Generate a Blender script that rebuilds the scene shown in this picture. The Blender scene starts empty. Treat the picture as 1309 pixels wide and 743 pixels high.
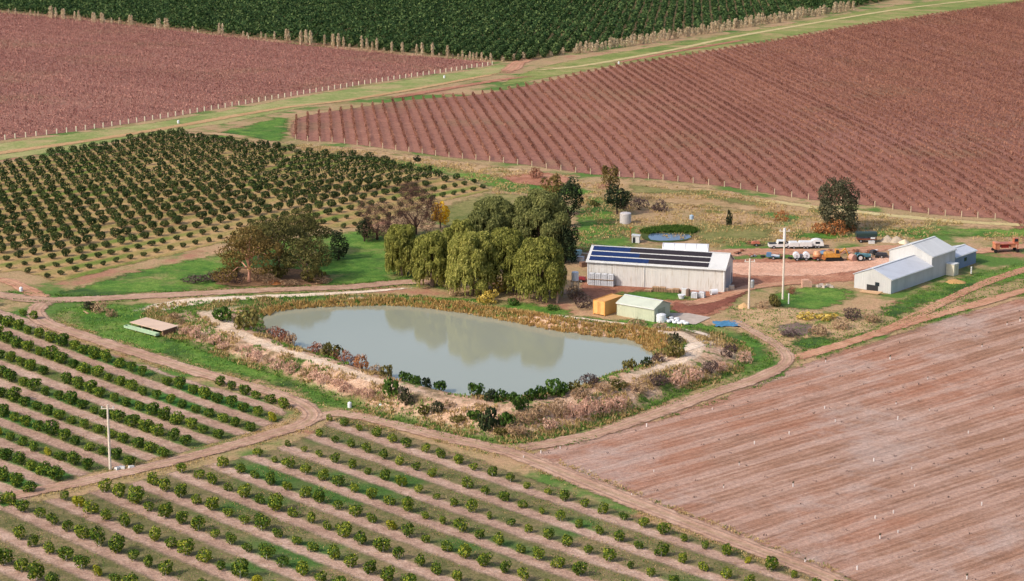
import bpy, math, random
import numpy as np
from mathutils import Vector, Matrix
from mathutils.geometry import delaunay_2d_cdt

rng = np.random.default_rng(11)
random.seed(11)
R = math.radians
scene = bpy.context.scene
col = scene.collection

# ------------------------------------------------------------------ camera, sky, sun, exposure
CAM_H, FPX, PITCH = 100.0, 2908.0, R(13.55)
cam_d = bpy.data.cameras.new("camera")
cam_d.sensor_width = 36.0
cam_d.lens = 36.0 * FPX / 1309.0
cam_d.clip_start = 1.0
cam_d.clip_end = 8000.0
cam = bpy.data.objects.new("camera", cam_d)
cam.location = (0, 0, CAM_H)
cam.rotation_euler = (R(90) - PITCH, 0, 0)
col.objects.link(cam)
scene.camera = cam

SUN_EL = R(39)
SUN_AZ = (-0.86, -0.51)            # horizontal direction towards the sun
world = bpy.data.worlds.new("World")
scene.world = world
world.use_nodes = True
wn = world.node_tree.nodes
sky = wn.new("ShaderNodeTexSky")
sky.sky_type = 'NISHITA'
sky.sun_disc = False
sky.sun_elevation = SUN_EL
sky.sun_rotation = math.atan2(SUN_AZ[0], SUN_AZ[1])
sky.air_density = 1.0
sky.dust_density = 3.0
sky.ozone_density = 1.0
world.node_tree.links.new(sky.outputs[0], wn["Background"].inputs[0])
wn["Background"].inputs[1].default_value = 0.15

sun_d = bpy.data.lights.new("sun", 'SUN')
sun_d.energy = 2.5
sun_d.angle = R(2.5)
sun_d.color = (1.0, 0.93, 0.84)
sun = bpy.data.objects.new("sun", sun_d)
sv = Vector((SUN_AZ[0] * math.cos(SUN_EL), SUN_AZ[1] * math.cos(SUN_EL), math.sin(SUN_EL)))
sun.rotation_euler = sv.to_track_quat('Z', 'Y').to_euler()
sun.location = (-200, -100, 300)
col.objects.link(sun)

vs = scene.view_settings
vs.view_transform = 'Standard'
vs.look = 'None'
vs.exposure = 0.48
vs.gamma = 1.0
vs.use_curve_mapping = False
scene.cycles.max_bounces = 5
scene.cycles.transparent_max_bounces = 12

# ------------------------------------------------------------------ terrain height, pixel -> ground, ground -> pixel
def sstep(a, b, t):
    t = np.clip((t - a) / (b - a), 0, 1)
    return t * t * (3 - 2 * t)

def zb(Y):
    """height of the natural ground: near fields at 0, a rise to the pond and yard, a long fall to the far fields"""
    Y = np.asarray(Y, float)
    z = 1.8 * sstep(330, 402, Y)
    t = np.clip(Y - 480, 0, 1400)
    w = 120.0
    return z - np.where(t < w, t * t / (2 * w), t - w / 2) * 0.048

cP, sP = math.cos(PITCH), math.sin(PITCH)

def P(px, py, z=None):
    """the point of the ground (or of the level z) that the photograph shows at a pixel"""
    px = np.asarray(px, float)
    py = np.asarray(py, float)
    dx, dy = (px - 654.5) / FPX, -(py - 371.5) / FPX
    d = np.stack([dx, cP + dy * sP, -sP + dy * cP], -1)
    t = np.full(px.shape, 400.0)
    for _ in range(50):
        zz = zb(d[..., 1] * t) if z is None else z
        t = t + 0.7 * ((zz - CAM_H) / d[..., 2] - t)
    return d * t[..., None] + np.array([0, 0, CAM_H])

def PP(pts, z=None):
    a = np.array(pts, float)
    return P(a[:, 0], a[:, 1], z)

def proj(p):
    p = np.asarray(p, float)
    d = p - np.array([0, 0, CAM_H])
    f = d[..., 1] * cP - d[..., 2] * sP
    u = d[..., 1] * sP + d[..., 2] * cP
    return np.stack([654.5 + FPX * d[..., 0] / f, 371.5 - FPX * u / f], -1)

def ppm(p):
    return FPX / np.linalg.norm(np.asarray(p, float) - np.array([0, 0, CAM_H]), axis=-1)

# ------------------------------------------------------------------ 2-D polygon tools
def inside(poly, pts):
    x, y = pts[:, 0], pts[:, 1]
    r = np.zeros(len(pts), bool)
    n = len(poly)
    for i in range(n):
        x1, y1 = poly[i]
        x2, y2 = poly[(i + 1) % n]
        if y1 == y2:
            continue
        c = ((y1 > y) != (y2 > y)) & (x < (x2 - x1) * (y - y1) / (y2 - y1) + x1)
        r ^= c
    return r

def pdist(poly, pts, closed=True):
    best = np.full(len(pts), 1e9)
    n = len(poly)
    poly = np.asarray(poly, float)
    if len(pts) <= 4:
        a = poly if closed else poly[:-1]
        ab = (np.roll(poly, -1, 0) if closed else poly[1:]) - a
        q = np.asarray(pts)[:, None, :] - a[None]
        t = np.clip((q * ab).sum(-1) / np.maximum((ab * ab).sum(-1), 1e-9), 0, 1)
        return np.linalg.norm(q - t[..., None] * ab, axis=-1).min(1)
    for i in range(n if closed else n - 1):
        a, b = np.asarray(poly[i]), np.asarray(poly[(i + 1) % n])
        ab = b - a
        t = np.clip(((pts - a) @ ab) / max(ab @ ab, 1e-9), 0, 1)
        d = np.linalg.norm(pts - a - t[:, None] * ab, axis=1)
        best = np.minimum(best, d)
    return best

def smooth_path(pts, step, closed=False):
    """Catmull-Rom through pts, resampled every `step` metres"""
    pts = np.asarray(pts, float)
    n = len(pts)
    out = []
    for i in range(n if closed else n - 1):
        if closed:
            p0, p1, p2, p3 = pts[i - 1], pts[i], pts[(i + 1) % n], pts[(i + 2) % n]
        else:
            p0, p1, p2, p3 = pts[max(i - 1, 0)], pts[i], pts[i + 1], pts[min(i + 2, n - 1)]
        for t in np.linspace(0, 1, 12, endpoint=False):
            out.append(0.5 * (2 * p1 + (p2 - p0) * t + (2 * p0 - 5 * p1 + 4 * p2 - p3) * t * t + (3 * p1 - p0 - 3 * p2 + p3) * t ** 3))
    if not closed:
        out.append(pts[-1])
    else:
        out.append(out[0])
    out = np.array(out)
    s = np.concatenate([[0], np.cumsum(np.linalg.norm(np.diff(out, axis=0), axis=1))])
    m = max(int(s[-1] / step), 4)
    q = np.linspace(0, s[-1], m + 1)
    res = np.stack([np.interp(q, s, out[:, k]) for k in range(out.shape[1])], -1)
    return res[:-1] if closed else res

def clip_line(poly, p, d):
    """longest stretch of the line p + s*d inside the polygon"""
    n = np.array([-d[1], d[0]])
    c = (np.asarray(poly) - p) @ n
    s = (np.asarray(poly) - p) @ d
    hits = []
    for i in range(len(poly)):
        j = (i + 1) % len(poly)
        if (c[i] > 0) != (c[j] > 0):
            t = c[i] / (c[i] - c[j])
            hits.append(s[i] + t * (s[j] - s[i]))
    hits.sort()
    best = None
    for k in range(0, len(hits) - 1, 2):
        if best is None or hits[k + 1] - hits[k] > best[1] - best[0]:
            best = (hits[k], hits[k + 1])
    return best

# ------------------------------------------------------------------ materials
def lin(v):
    v /= 255.0
    return v / 12.92 if v <= 0.04045 else ((v + 0.055) / 1.055) ** 2.4

def C(r, g, b, k=0.8):
    return (lin(r) * k, lin(g) * k, lin(b) * k, 1.0)

class NT:
    def __init__(s, name):
        s.m = bpy.data.materials.new(name)
        s.m.use_nodes = True
        s.t = s.m.node_tree
        s.n = s.t.nodes
        s.b = s.n["Principled BSDF"]
        s.b.inputs["Roughness"].default_value = 0.9
        s.b.inputs["Specular IOR Level"].default_value = 0.15
        s._obj = None

    def L(s, a, b):
        s.t.links.new(a, b)

    def coord(s):
        if s._obj is None:
            s._obj = s.n.new("ShaderNodeTexCoord").outputs["Object"]
        return s._obj

    def math(s, op, a, b=None, c=None, clamp=False):
        k = s.n.new("ShaderNodeMath")
        k.operation = op
        k.use_clamp = clamp
        for i, v in enumerate((a, b, c)):
            if v is None:
                continue
            if isinstance(v, (int, float)):
                k.inputs[i].default_value = v
            else:
                s.L(v, k.inputs[i])
        return k.outputs[0]

    def noise(s, scale, detail=3.0, rough=0.55, vec=None, dist=0.0):
        k = s.n.new("ShaderNodeTexNoise")
        k.inputs["Scale"].default_value = scale
        k.inputs["Detail"].default_value = detail
        k.inputs["Roughness"].default_value = rough
        k.inputs["Distortion"].default_value = dist
        s.L(vec or s.coord(), k.inputs["Vector"])
        return k.outputs[0]

    def mapped(s, ang, sx, sy, sz=1.0):
        """object coordinates turned by ang about z, then scaled"""
        r = s.n.new("ShaderNodeVectorRotate")
        r.rotation_type = 'Z_AXIS'
        r.inputs["Angle"].default_value = ang
        s.L(s.coord(), r.inputs["Vector"])
        k = s.n.new("ShaderNodeVectorMath")
        k.operation = 'MULTIPLY'
        s.L(r.outputs[0], k.inputs[0])
        k.inputs[1].default_value = (sx, sy, sz)
        return k.outputs[0]

    def ramp(s, fac, stops):
        k = s.n.new("ShaderNodeValToRGB")
        e = k.color_ramp.elements
        while len(e) < len(stops):
            e.new(0.5)
        for i, (p, c) in enumerate(stops):
            e[i].position = p
            e[i].color = c
        s.L(fac, k.inputs[0])
        return k.outputs[0]

    def mixc(s, fac, a, b, mode='MIX'):
        k = s.n.new("ShaderNodeMix")
        k.data_type = 'RGBA'
        k.blend_type = mode
        for sock, v in ((k.inputs[0], fac), (k.inputs[6], a), (k.inputs[7], b)):
            if isinstance(v, (int, float)):
                sock.default_value = v
            elif isinstance(v, tuple):
                sock.default_value = v
            else:
                s.L(v, sock)
        return k.outputs[2]

    def maprange(s, v, a, b, c=0.0, d=1.0):
        k = s.n.new("ShaderNodeMapRange")
        k.interpolation_type = 'SMOOTHSTEP'
        s.L(v, k.inputs[0])
        for i, x in enumerate((a, b, c, d)):
            k.inputs[1 + i].default_value = x
        return k.outputs[0]

    def attr(s, name):
        k = s.n.new("ShaderNodeAttribute")
        k.attribute_name = name
        return k.outputs["Fac"]

    def color(s, c):
        if isinstance(c, tuple):
            s.b.inputs["Base Color"].default_value = c
        else:
            s.L(c, s.b.inputs["Base Color"])

    def bump(s, h, strength=0.5, dist=0.1):
        k = s.n.new("ShaderNodeBump")
        k.inputs["Strength"].default_value = strength
        k.inputs["Distance"].default_value = dist
        s.L(h, k.inputs["Height"])
        s.L(k.outputs[0], s.b.inputs["Normal"])

    def speckle(s, c, lo=0.64, hi=1.3):
        """clods, stubble and litter: fine grain in the colour"""
        n = s.math('ADD', s.math('MULTIPLY', s.noise(5.5, 2.0, 0.8), 0.55), s.math('MULTIPLY', s.noise(1.7, 3.0, 0.75), 0.45))
        f = s.maprange(n, 0.33, 0.67, lo, hi)
        k = s.n.new("ShaderNodeVectorMath")
        k.operation = 'SCALE'
        s.L(c, k.inputs[0])
        s.L(f, k.inputs["Scale"])
        return k.outputs[0]

    def alpha_edge(s, width=1.0, scale=0.6, lo=0.15, hi=0.75):
        """ragged edge: the 'edge' attribute (0 at the rim, 1 inside) against noise"""
        e = s.attr("edge")
        nz = s.math('ADD', s.math('MULTIPLY', s.noise(scale, 4.0, 0.7), 0.6), s.math('MULTIPLY', s.noise(scale * 0.25, 4.0, 0.7), 0.4))
        v = s.math('ADD', e, s.math('MULTIPLY', s.math('SUBTRACT', nz, 0.5), 2.2))
        s.L(s.maprange(v, lo, hi), s.b.inputs["Alpha"])

def plain(name, c, rough=0.6, metal=0.0, var=0.12, scale=2.0, spec=0.3, bump=0.0):
    t = NT(name)
    n = t.noise(scale, 4.0, 0.6)
    d = tuple(x * (1 - var) for x in c[:3]) + (1,)
    l = tuple(min(x * (1 + var), 1) for x in c[:3]) + (1,)
    t.color(t.ramp(n, [(0.3, d), (0.7, l)]))
    t.b.inputs["Roughness"].default_value = rough
    t.b.inputs["Metallic"].default_value = metal
    t.b.inputs["Specular IOR Level"].default_value = spec
    if bump:
        t.bump(t.noise(scale * 4, 3.0), bump, 0.05)
    return t.m

def ground_mat(name, a, b, c, big=0.03, mid=0.22, fine=2.2, edge=True, extra=None, bump=0.5, lo=0.15, hi=0.75):
    """three colours of one soil or sward, mixed by broad, middling and fine noise"""
    t = NT(name)
    n1, n2, n3 = t.noise(big, 3.0), t.noise(mid, 4.0, 0.65), t.noise(fine, 3.0, 0.7)
    f = t.math('ADD', t.math('MULTIPLY', n1, 0.45), t.math('ADD', t.math('MULTIPLY', n2, 0.55), t.math('MULTIPLY', n3, 0.35)))
    cc = t.ramp(f, [(0.48, a), (0.66, b), (0.84, c)])
    if extra:
        for (ec, sc, lo_, hi_, seedv) in extra:
            v = t.n.new("ShaderNodeVectorMath")
            v.operation = 'ADD'
            t.L(t.coord(), v.inputs[0])
            v.inputs[1].default_value = (seedv * 37.1, seedv * 91.7, 0)
            m = t.maprange(t.noise(sc, 4.0, 0.65, v.outputs[0]), lo_, hi_)
            cc = t.mixc(m, cc, ec)
    t.color(t.speckle(cc))
    t.bump(t.math('ADD', n3, n2), bump, 0.25)
    if edge:
        t.alpha_edge(lo=lo, hi=hi)
    return t.m

def foliage(name, dark, mid_, light, trans=0.25, huevar=0.25):
    t = NT(name)
    g = t.n.new("ShaderNodeNewGeometry").outputs["Random Per Island"]
    oi = t.n.new("ShaderNodeObjectInfo").outputs["Random"]
    f = t.math('ADD', t.math('MULTIPLY', g, 0.75), t.math('MULTIPLY', oi, huevar))
    cc = t.ramp(f, [(0.08, dark), (0.5, mid_), (0.95, light)])
    t.color(cc)
    t.b.inputs["Roughness"].default_value = 0.75
    tr = t.n.new("ShaderNodeBsdfTranslucent")
    t.L(cc, tr.inputs[0])
    mx = t.n.new("ShaderNodeMixShader")
    mx.inputs[0].default_value = trans
    t.L(t.b.outputs[0], mx.inputs[1])
    t.L(tr.outputs[0], mx.inputs[2])
    t.L(mx.outputs[0], t.n["Material Output"].inputs[0])
    return t.m

def corrugated(name, c, ang=0.0, period=0.25, var=0.08, rough=0.5, metal=0.0, stain=None, wide=0.03):
    """sheet metal: ribs as fine relief across direction ang, sheets of slightly different weathering"""
    t = NT(name)
    v = t.mapped(ang, 1, 1)
    sx = t.n.new("ShaderNodeSeparateXYZ")
    t.L(v, sx.inputs[0])
    x = sx.outputs[0]
    rib = t.math('SINE', t.math('MULTIPLY', x, 2 * math.pi / period))
    sheet = t.n.new("ShaderNodeTexWhiteNoise")
    sheet.noise_dimensions = '1D'
    t.L(t.math('FLOOR', t.math('DIVIDE', x, 0.76)), sheet.inputs["W"])
    n = t.noise(0.7, 4.0, 0.65)
    streak = t.noise(1.0, 3.0, 0.6, t.mapped(ang, 3.0, 3.0, 0.3))
    f = t.math('ADD', t.math('MULTIPLY', sheet.outputs[0], 0.3), t.math('ADD', t.math('MULTIPLY', n, 0.35), t.math('MULTIPLY', streak, 0.5)))
    d = tuple(q * (1 - var) for q in c[:3]) + (1,)
    l = tuple(min(q * (1 + var), 0.95) for q in c[:3]) + (1,)
    cc = t.ramp(f, [(0.35, d), (0.8, l)])
    if stain:
        cc = t.mixc(t.maprange(streak, 0.5, 0.75), cc, stain)
    cc = t.mixc(t.math('MULTIPLY', t.maprange(t.noise(0.35, 5.0, 0.75), 0.5, 0.72), 0.35), cc, tuple(q * 0.62 for q in c[:3]) + (1,))
    t.color(cc)
    t.b.inputs["Roughness"].default_value = rough
    t.b.inputs["Metallic"].default_value = metal
    t.b.inputs["Specular IOR Level"].default_value = 0.4
    t.bump(rib, 0.5, wide)
    return t.m

# ------------------------------------------------------------------ meshes and objects
def mesh_np(name, verts, faces, mat, smooth=False, attrs=None, uv=None):
    verts = np.asarray(verts, np.float32)
    me = bpy.data.meshes.new(name)
    if isinstance(faces, np.ndarray):
        k = faces.shape[1]
        me.vertices.add(len(verts))
        me.vertices.foreach_set("co", verts.ravel())
        me.loops.add(faces.size)
        me.loops.foreach_set("vertex_index", faces.astype(np.int32).ravel())
        me.polygons.add(len(faces))
        me.polygons.foreach_set("loop_start", (np.arange(len(faces)) * k).astype(np.int32))
        me.update(calc_edges=True)
    else:
        me.from_pydata(verts.tolist(), [], faces)
        me.update()
    if attrs:
        for an, av in attrs.items():
            at = me.attributes.new(an, 'FLOAT', 'POINT')
            at.data.foreach_set("value", np.asarray(av, np.float32))
    if smooth:
        me.polygons.foreach_set("use_smooth", np.ones(len(me.polygons), bool))
    me.materials.append(mat)
    return me

def link(name, me, parent=None, loc=None):
    o = bpy.data.objects.new(name, me)
    col.objects.link(o)
    if parent is not None:
        o.parent = parent
    if loc is not None:
        o.location = loc
    return o

def tag(o, label=None, cat=None, group=None, kind=None):
    for k, v in (("label", label), ("category", cat), ("group", group), ("kind", kind)):
        if v:
            o[k] = v
    return o

def thing(name, label, cat, loc, rz=0.0, group=None, scale=1.0):
    o = bpy.data.objects.new(name, None)
    o.empty_display_size = 0.3
    col.objects.link(o)
    o.location = loc
    o.rotation_euler = (0, 0, rz)
    o.scale = (scale, scale, scale)
    return tag(o, label, cat, group)

class MB:
    """collects boxes, tubes and prisms for ONE mesh"""
    def __init__(s):
        s.v, s.f = [], []

    def add(s, v, f):
        k = len(s.v)
        s.v += [tuple(float(q) for q in x) for x in v]
        s.f += [[i + k for i in g] for g in f]
        return s

    def box(s, c, d, rz=0.0, taper=1.0, tilt=0.0):
        hx, hy, hz = d[0] / 2, d[1] / 2, d[2] / 2
        v = []
        ct, st = math.cos(tilt), math.sin(tilt)
        cr, sr = math.cos(rz), math.sin(rz)
        for z in (-hz, hz):
            k = taper if z > 0 else 1.0
            for x, y in ((-hx, -hy), (hx, -hy), (hx, hy), (-hx, hy)):
                X, Y, Z = x * k, y * k, z
                X, Z = X * ct + Z * st, -X * st + Z * ct
                v.append((c[0] + X * cr - Y * sr, c[1] + X * sr + Y * cr, c[2] + Z))
        return s.add(v, [[3, 2, 1, 0], [4, 5, 6, 7], [0, 1, 5, 4], [1, 2, 6, 5], [2, 3, 7, 6], [3, 0, 4, 7]])

    def tube(s, p0, p1, r0, r1=None, n=8):
        r1 = r0 if r1 is None else r1
        p0, p1 = Vector(p0), Vector(p1)
        q = (p1 - p0).to_track_quat('Z', 'Y')
        v = []
        for p, r in ((p0, r0), (p1, r1)):
            for i in range(n):
                a = 2 * math.pi * i / n
                v.append(p + q @ Vector((r * math.cos(a), r * math.sin(a), 0)))
        f = [[i, (i + 1) % n, n + (i + 1) % n, n + i] for i in range(n)]
        f += [list(range(n))[::-1], [n + i for i in range(n)]]
        return s.add(v, f)

    def lathe(s, prof, c=(0, 0, 0), n=16):
        v, f = [], []
        for r, z in prof:
            for i in range(n):
                a = 2 * math.pi * i / n
                v.append((c[0] + r * math.cos(a), c[1] + r * math.sin(a), c[2] + z))
        for k in range(len(prof) - 1):
            for i in range(n):
                f.append([k * n + i, k * n + (i + 1) % n, (k + 1) * n + (i + 1) % n, (k + 1) * n + i])
        f.append(list(range(n))[::-1])
        f.append([(len(prof) - 1) * n + i for i in range(n)])
        return s.add(v, f)

    def prism(s, prof, x0, x1, axis='x'):
        """profile of (y, z) pairs pulled along x (or (x, z) pairs along y)"""
        n = len(prof)
        v = [((x0, a, b) if axis == 'x' else (a, x0, b)) for a, b in prof] + [((x1, a, b) if axis == 'x' else (a, x1, b)) for a, b in prof]
        f = [[i, (i + 1) % n, n + (i + 1) % n, n + i] for i in range(n)] + [list(range(n))[::-1], [n + i for i in range(n)]]
        return s.add(v, f)

    def mesh(s, name, mat, smooth=False):
        me = bpy.data.meshes.new(name)
        me.from_pydata(s.v, [], s.f)
        me.update()
        if smooth:
            me.polygons.foreach_set("use_smooth", np.ones(len(me.polygons), bool))
        me.materials.append(mat)
        return me

    def build(s, name, mat, parent=None, loc=None, smooth=False):
        me = s.mesh(name, mat, smooth)
        import bmesh
        bm = bmesh.new()
        bm.from_mesh(me)
        bmesh.ops.recalc_face_normals(bm, faces=bm.faces)
        bm.to_mesh(me)
        bm.free()
        return link(name, me, parent, loc)

ORD = ("zeroth first second third fourth fifth sixth seventh eighth ninth tenth eleventh twelfth thirteenth fourteenth fifteenth sixteenth seventeenth eighteenth nineteenth").split()
TENS = ("", "", "twenty", "thirty", "forty", "fifty", "sixty", "seventy", "eighty", "ninety")
def nth(n):
    if n < 20:
        return ORD[n]
    if n < 100:
        if n % 10 == 0:
            return TENS[n // 10][:-1] + "ieth"
        return TENS[n // 10] + "-" + ORD[n % 10]
    if n % 100 == 0:
        return ("one" if n == 100 else "two") + "-hundredth"
    return ("one" if n < 200 else "two") + "-hundred-" + nth(n % 100)

# the farm pond: outline of the water and of the bank's outer foot
ZW = 1.3
POND_PX = [(338, 408), (350, 399), (385, 394), (440, 391), (520, 391), (580, 398), (640, 408), (700, 420), (760, 429), (808, 434), (832, 450), (830, 462), (805, 472), (770, 482), (735, 495), (700, 503), (655, 509), (605, 506), (565, 500), (535, 493), (505, 484), (470, 473), (435, 462), (400, 451), (370, 440), (346, 424)]
TOE_PX = [(196, 392), (250, 386), (340, 381), (440, 378), (540, 379), (640, 394), (760, 412), (830, 420), (870, 417), (905, 420), (940, 434), (962, 450), (958, 466), (935, 482), (880, 502), (820, 528), (745, 552), (700, 563), (650, 569), (610, 563), (560, 552), (500, 536), (440, 517), (370, 489), (300, 465), (235, 441), (195, 425), (180, 408)]
pond = smooth_path(PP(POND_PX, ZW)[:, :2], 1.2, True)
toe = smooth_path(PP(TOE_PX)[:, :2], 1.5, True)

def drop(p):
    """the natural ground is cut away under the pond and its bank"""
    p = np.asarray(p, float)
    r = np.zeros(len(p))
    lo, hi = toe.min(0), toe.max(0)
    b = (p[:, 0] > lo[0]) & (p[:, 0] < hi[0]) & (p[:, 1] > lo[1]) & (p[:, 1] < hi[1])
    q = p[b]
    r[b] = np.where(inside(toe, q) & (pdist(toe, q) > 3.6), 4.0, 0.0)
    return r

# ------------------------------------------------------------------ the ground sheet and the patches that lie on it
def axis_steps(lo, hi, fine_lo, fine_hi, step, coarse):
    a = np.arange(lo, fine_lo, coarse)
    b = np.arange(fine_lo, fine_hi, step)
    c = np.arange(fine_hi, hi + 1, coarse)
    return np.unique(np.concatenate([a, b, c]))

def ground_sheet():
    xs = np.union1d(axis_steps(-2600, 2600, -340, 340, 5.0, 120.0), np.arange(-80, 70, 2.0))
    ys = np.union1d(axis_steps(-600, 4200, 220, 1350, 5.0, 100.0), np.arange(316, 420, 2.0))
    X, Y = np.meshgrid(xs, ys)
    pts = np.stack([X.ravel(), Y.ravel()], -1)
    v = np.concatenate([pts, (zb(pts[:, 1]) - drop(pts))[:, None]], 1)
    nx, ny = len(xs), len(ys)
    i = np.arange(nx * ny).reshape(ny, nx)
    f = np.stack([i[:-1, :-1].ravel(), i[:-1, 1:].ravel(), i[1:, 1:].ravel(), i[1:, :-1].ravel()], -1)
    m = ground_mat("paddock_grass", C(128, 122, 66), C(176, 148, 108), C(192, 152, 118), 0.035, 0.16, 1.6, edge=False,
                   extra=[(C(92, 122, 52), 0.05, 0.5, 0.62, 1), (C(172, 124, 98), 0.07, 0.56, 0.68, 2)])
    tag(link("ground", mesh_np("ground", v, f, m, True)), kind="structure")

ground_sheet()

LAYER = 0.02
SHEETS = [0]
def lift(layer):
    """every sheet of ground lies at a height of its own"""
    SHEETS[0] += 1
    return LAYER * layer + 0.0006 * SHEETS[0]

def patch(name, pts, mat, layer=1, grid=6.0, rim=2.0, jitter=0.35, step=2.0, px=True, smooth=True, z=None, kind="structure"):
    """a sheet of ground cover with a given outline, following the terrain"""
    if mat in SWARD:
        rim, jitter = 4.0, 1.0
    w = PP(pts)[:, :2] if px else np.asarray(pts, float)
    w = smooth_path(w, step, True) if smooth else w
    a = np.roll(w, -1, 0) - np.roll(w, 1, 0)
    nrm = np.stack([a[:, 1], -a[:, 0]], -1) / np.maximum(np.linalg.norm(a, axis=1), 1e-6)[:, None]
    ph = np.cumsum(rng.normal(0, 1, len(w)))
    w = w + nrm * (np.sin(ph * 0.35)[:, None] + rng.normal(0, 0.5, (len(w), 1))) * jitter
    lo, hi = w.min(0), w.max(0)
    gx, gy = np.meshgrid(np.arange(lo[0], hi[0], grid), np.arange(lo[1], hi[1], grid))
    g = np.stack([gx.ravel(), gy.ravel()], -1) + rng.normal(0, grid * 0.08, (gx.size, 2))
    ring = np.concatenate([w + nrm * rim, w - nrm * rim])
    g = np.concatenate([g[inside(w, g)], ring[inside(w, ring)]])
    dd = pdist(w, g)
    g = g[dd > rim * 0.75]
    allp = np.concatenate([w, g])
    n = len(w)
    vo, _, fo, _, _, _ = delaunay_2d_cdt([Vector(p) for p in allp], [(i, (i + 1) % n) for i in range(n)], [], 2, 1e-4)
    vo = np.array([(p[0], p[1]) for p in vo])
    tri = [f for f in fo if len(f) == 3]
    tri = np.array(tri)
    cen = vo[tri].mean(1)
    tri = tri[inside(w, cen)]
    e = np.clip(pdist(w, vo) / rim, 0, 1)
    zz = (zb(vo[:, 1]) - drop(vo) if z is None else np.full(len(vo), z)) + lift(layer)
    v = np.concatenate([vo, zz[:, None]], 1)
    # face up
    p0, p1, p2 = v[tri[:, 0]], v[tri[:, 1]], v[tri[:, 2]]
    up = np.cross(p1 - p0, p2 - p0)[:, 2] < 0
    tri[up] = tri[up][:, ::-1]
    o = link(name, mesh_np(name, v, tri, mat, True, {"edge": e}))
    tag(o, kind=kind)
    return o, w

def strip(name, pts, width, mat, layer=3, px=True, step=1.5, jitter=0.2, n=9, zoff=0.0, zfun=None):
    """a track: a ribbon along a centre line; 'edge' runs 0 at the sides, 'across' -1..1"""
    c = PP(pts)[:, :2] if px else np.asarray(pts, float)
    c = smooth_path(c, step)
    a = np.gradient(c, axis=0)
    nr = np.stack([-a[:, 1], a[:, 0]], -1) / np.linalg.norm(a, axis=1)[:, None]
    wv = np.interp(np.linspace(0, 1, len(c)), np.linspace(0, 1, len(width)), width) if hasattr(width, "__len__") else np.full(len(c), width)
    wv = wv + np.convolve(rng.normal(0, jitter, len(c)), np.ones(5) / 2.5, 'same')
    up_ = lift(layer)
    u = np.linspace(-1, 1, n)
    v, ac, ed = [], [], []
    for k in u:
        p = c + nr * (wv / 2 * k)[:, None]
        z = (zb(p[:, 1]) if zfun is None else zfun(p)) + up_ + zoff
        v.append(np.concatenate([p, z[:, None]], 1))
        ac.append(np.full(len(c), k))
        ed.append(np.full(len(c), min(1.0, (1 - abs(k)) * 2.2)))
    m = len(c)
    v = np.concatenate(v)
    i = np.arange(n * m).reshape(n, m)
    f = np.stack([i[:-1, :-1].ravel(), i[:-1, 1:].ravel(), i[1:, 1:].ravel(), i[1:, :-1].ravel()], -1)[:, ::-1]
    ed = np.concatenate(ed)
    fin = np.tile(np.minimum(1, np.minimum(np.arange(m), np.arange(m)[::-1]) / 4.0), n)
    o = link(name, mesh_np(name, v, f, mat, True, {"edge": ed * fin, "across": np.concatenate(ac)}))
    return tag(o, kind="structure")

def track_mat(name, a, b, c, grass, green=0.4, ruts=0.45):
    t = NT(name)
    n1, n2, n3 = t.noise(0.08, 3.0), t.noise(0.5, 4.0, 0.65), t.noise(3.0, 3.0, 0.7)
    f = t.math('ADD', t.math('MULTIPLY', n1, 0.45), t.math('ADD', t.math('MULTIPLY', n2, 0.5), t.math('MULTIPLY', n3, 0.3)))
    cc = t.ramp(f, [(0.45, a), (0.62, b), (0.82, c)])
    ac = t.math('ABSOLUTE', t.attr("across"))
    rut = t.math('ABSOLUTE', t.math('SUBTRACT', ac, ruts))
    rm = t.maprange(t.math('ADD', rut, t.math('MULTIPLY', n2, 0.1)), 0.05, 0.2, 1.0, 0.0)
    cc = t.mixc(t.math('MULTIPLY', rm, 0.4), cc, a)
    mid_ = t.maprange(t.math('ADD', ac, t.math('MULTIPLY', n2, 0.3)), 0.12, 0.36, 1.0, 0.0)
    cc = t.mixc(t.math('MULTIPLY', mid_, green), cc, grass)
    t.color(t.speckle(cc, 0.76, 1.2))
    t.bump(t.math('ADD', n3, t.math('MULTIPLY', rm, -0.8)), 0.5, 0.15)
    t.alpha_edge(scale=0.5, lo=0.1, hi=0.8)
    return t.m

GREEN = ground_mat("green_grass", C(58, 98, 34), C(88, 128, 46), C(132, 156, 70), 0.06, 0.4, 3.0, bump=0.8,
                   extra=[(C(150, 140, 88), 0.10, 0.5, 0.7, 3), (C(110, 138, 56), 0.3, 0.5, 0.7, 9), (C(60, 88, 40), 0.05, 0.5, 0.66, 7)])
OLIVE = ground_mat("olive_grass", C(96, 108, 50), C(132, 128, 74), C(164, 146, 98), 0.05, 0.3, 2.4)
TAN = ground_mat("dry_grass", C(150, 124, 84), C(186, 152, 112), C(204, 170, 132), 0.05, 0.3, 2.2, extra=[(C(120, 122, 62), 0.09, 0.52, 0.66, 5)])

SWARD = (GREEN, OLIVE, TAN)

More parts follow.
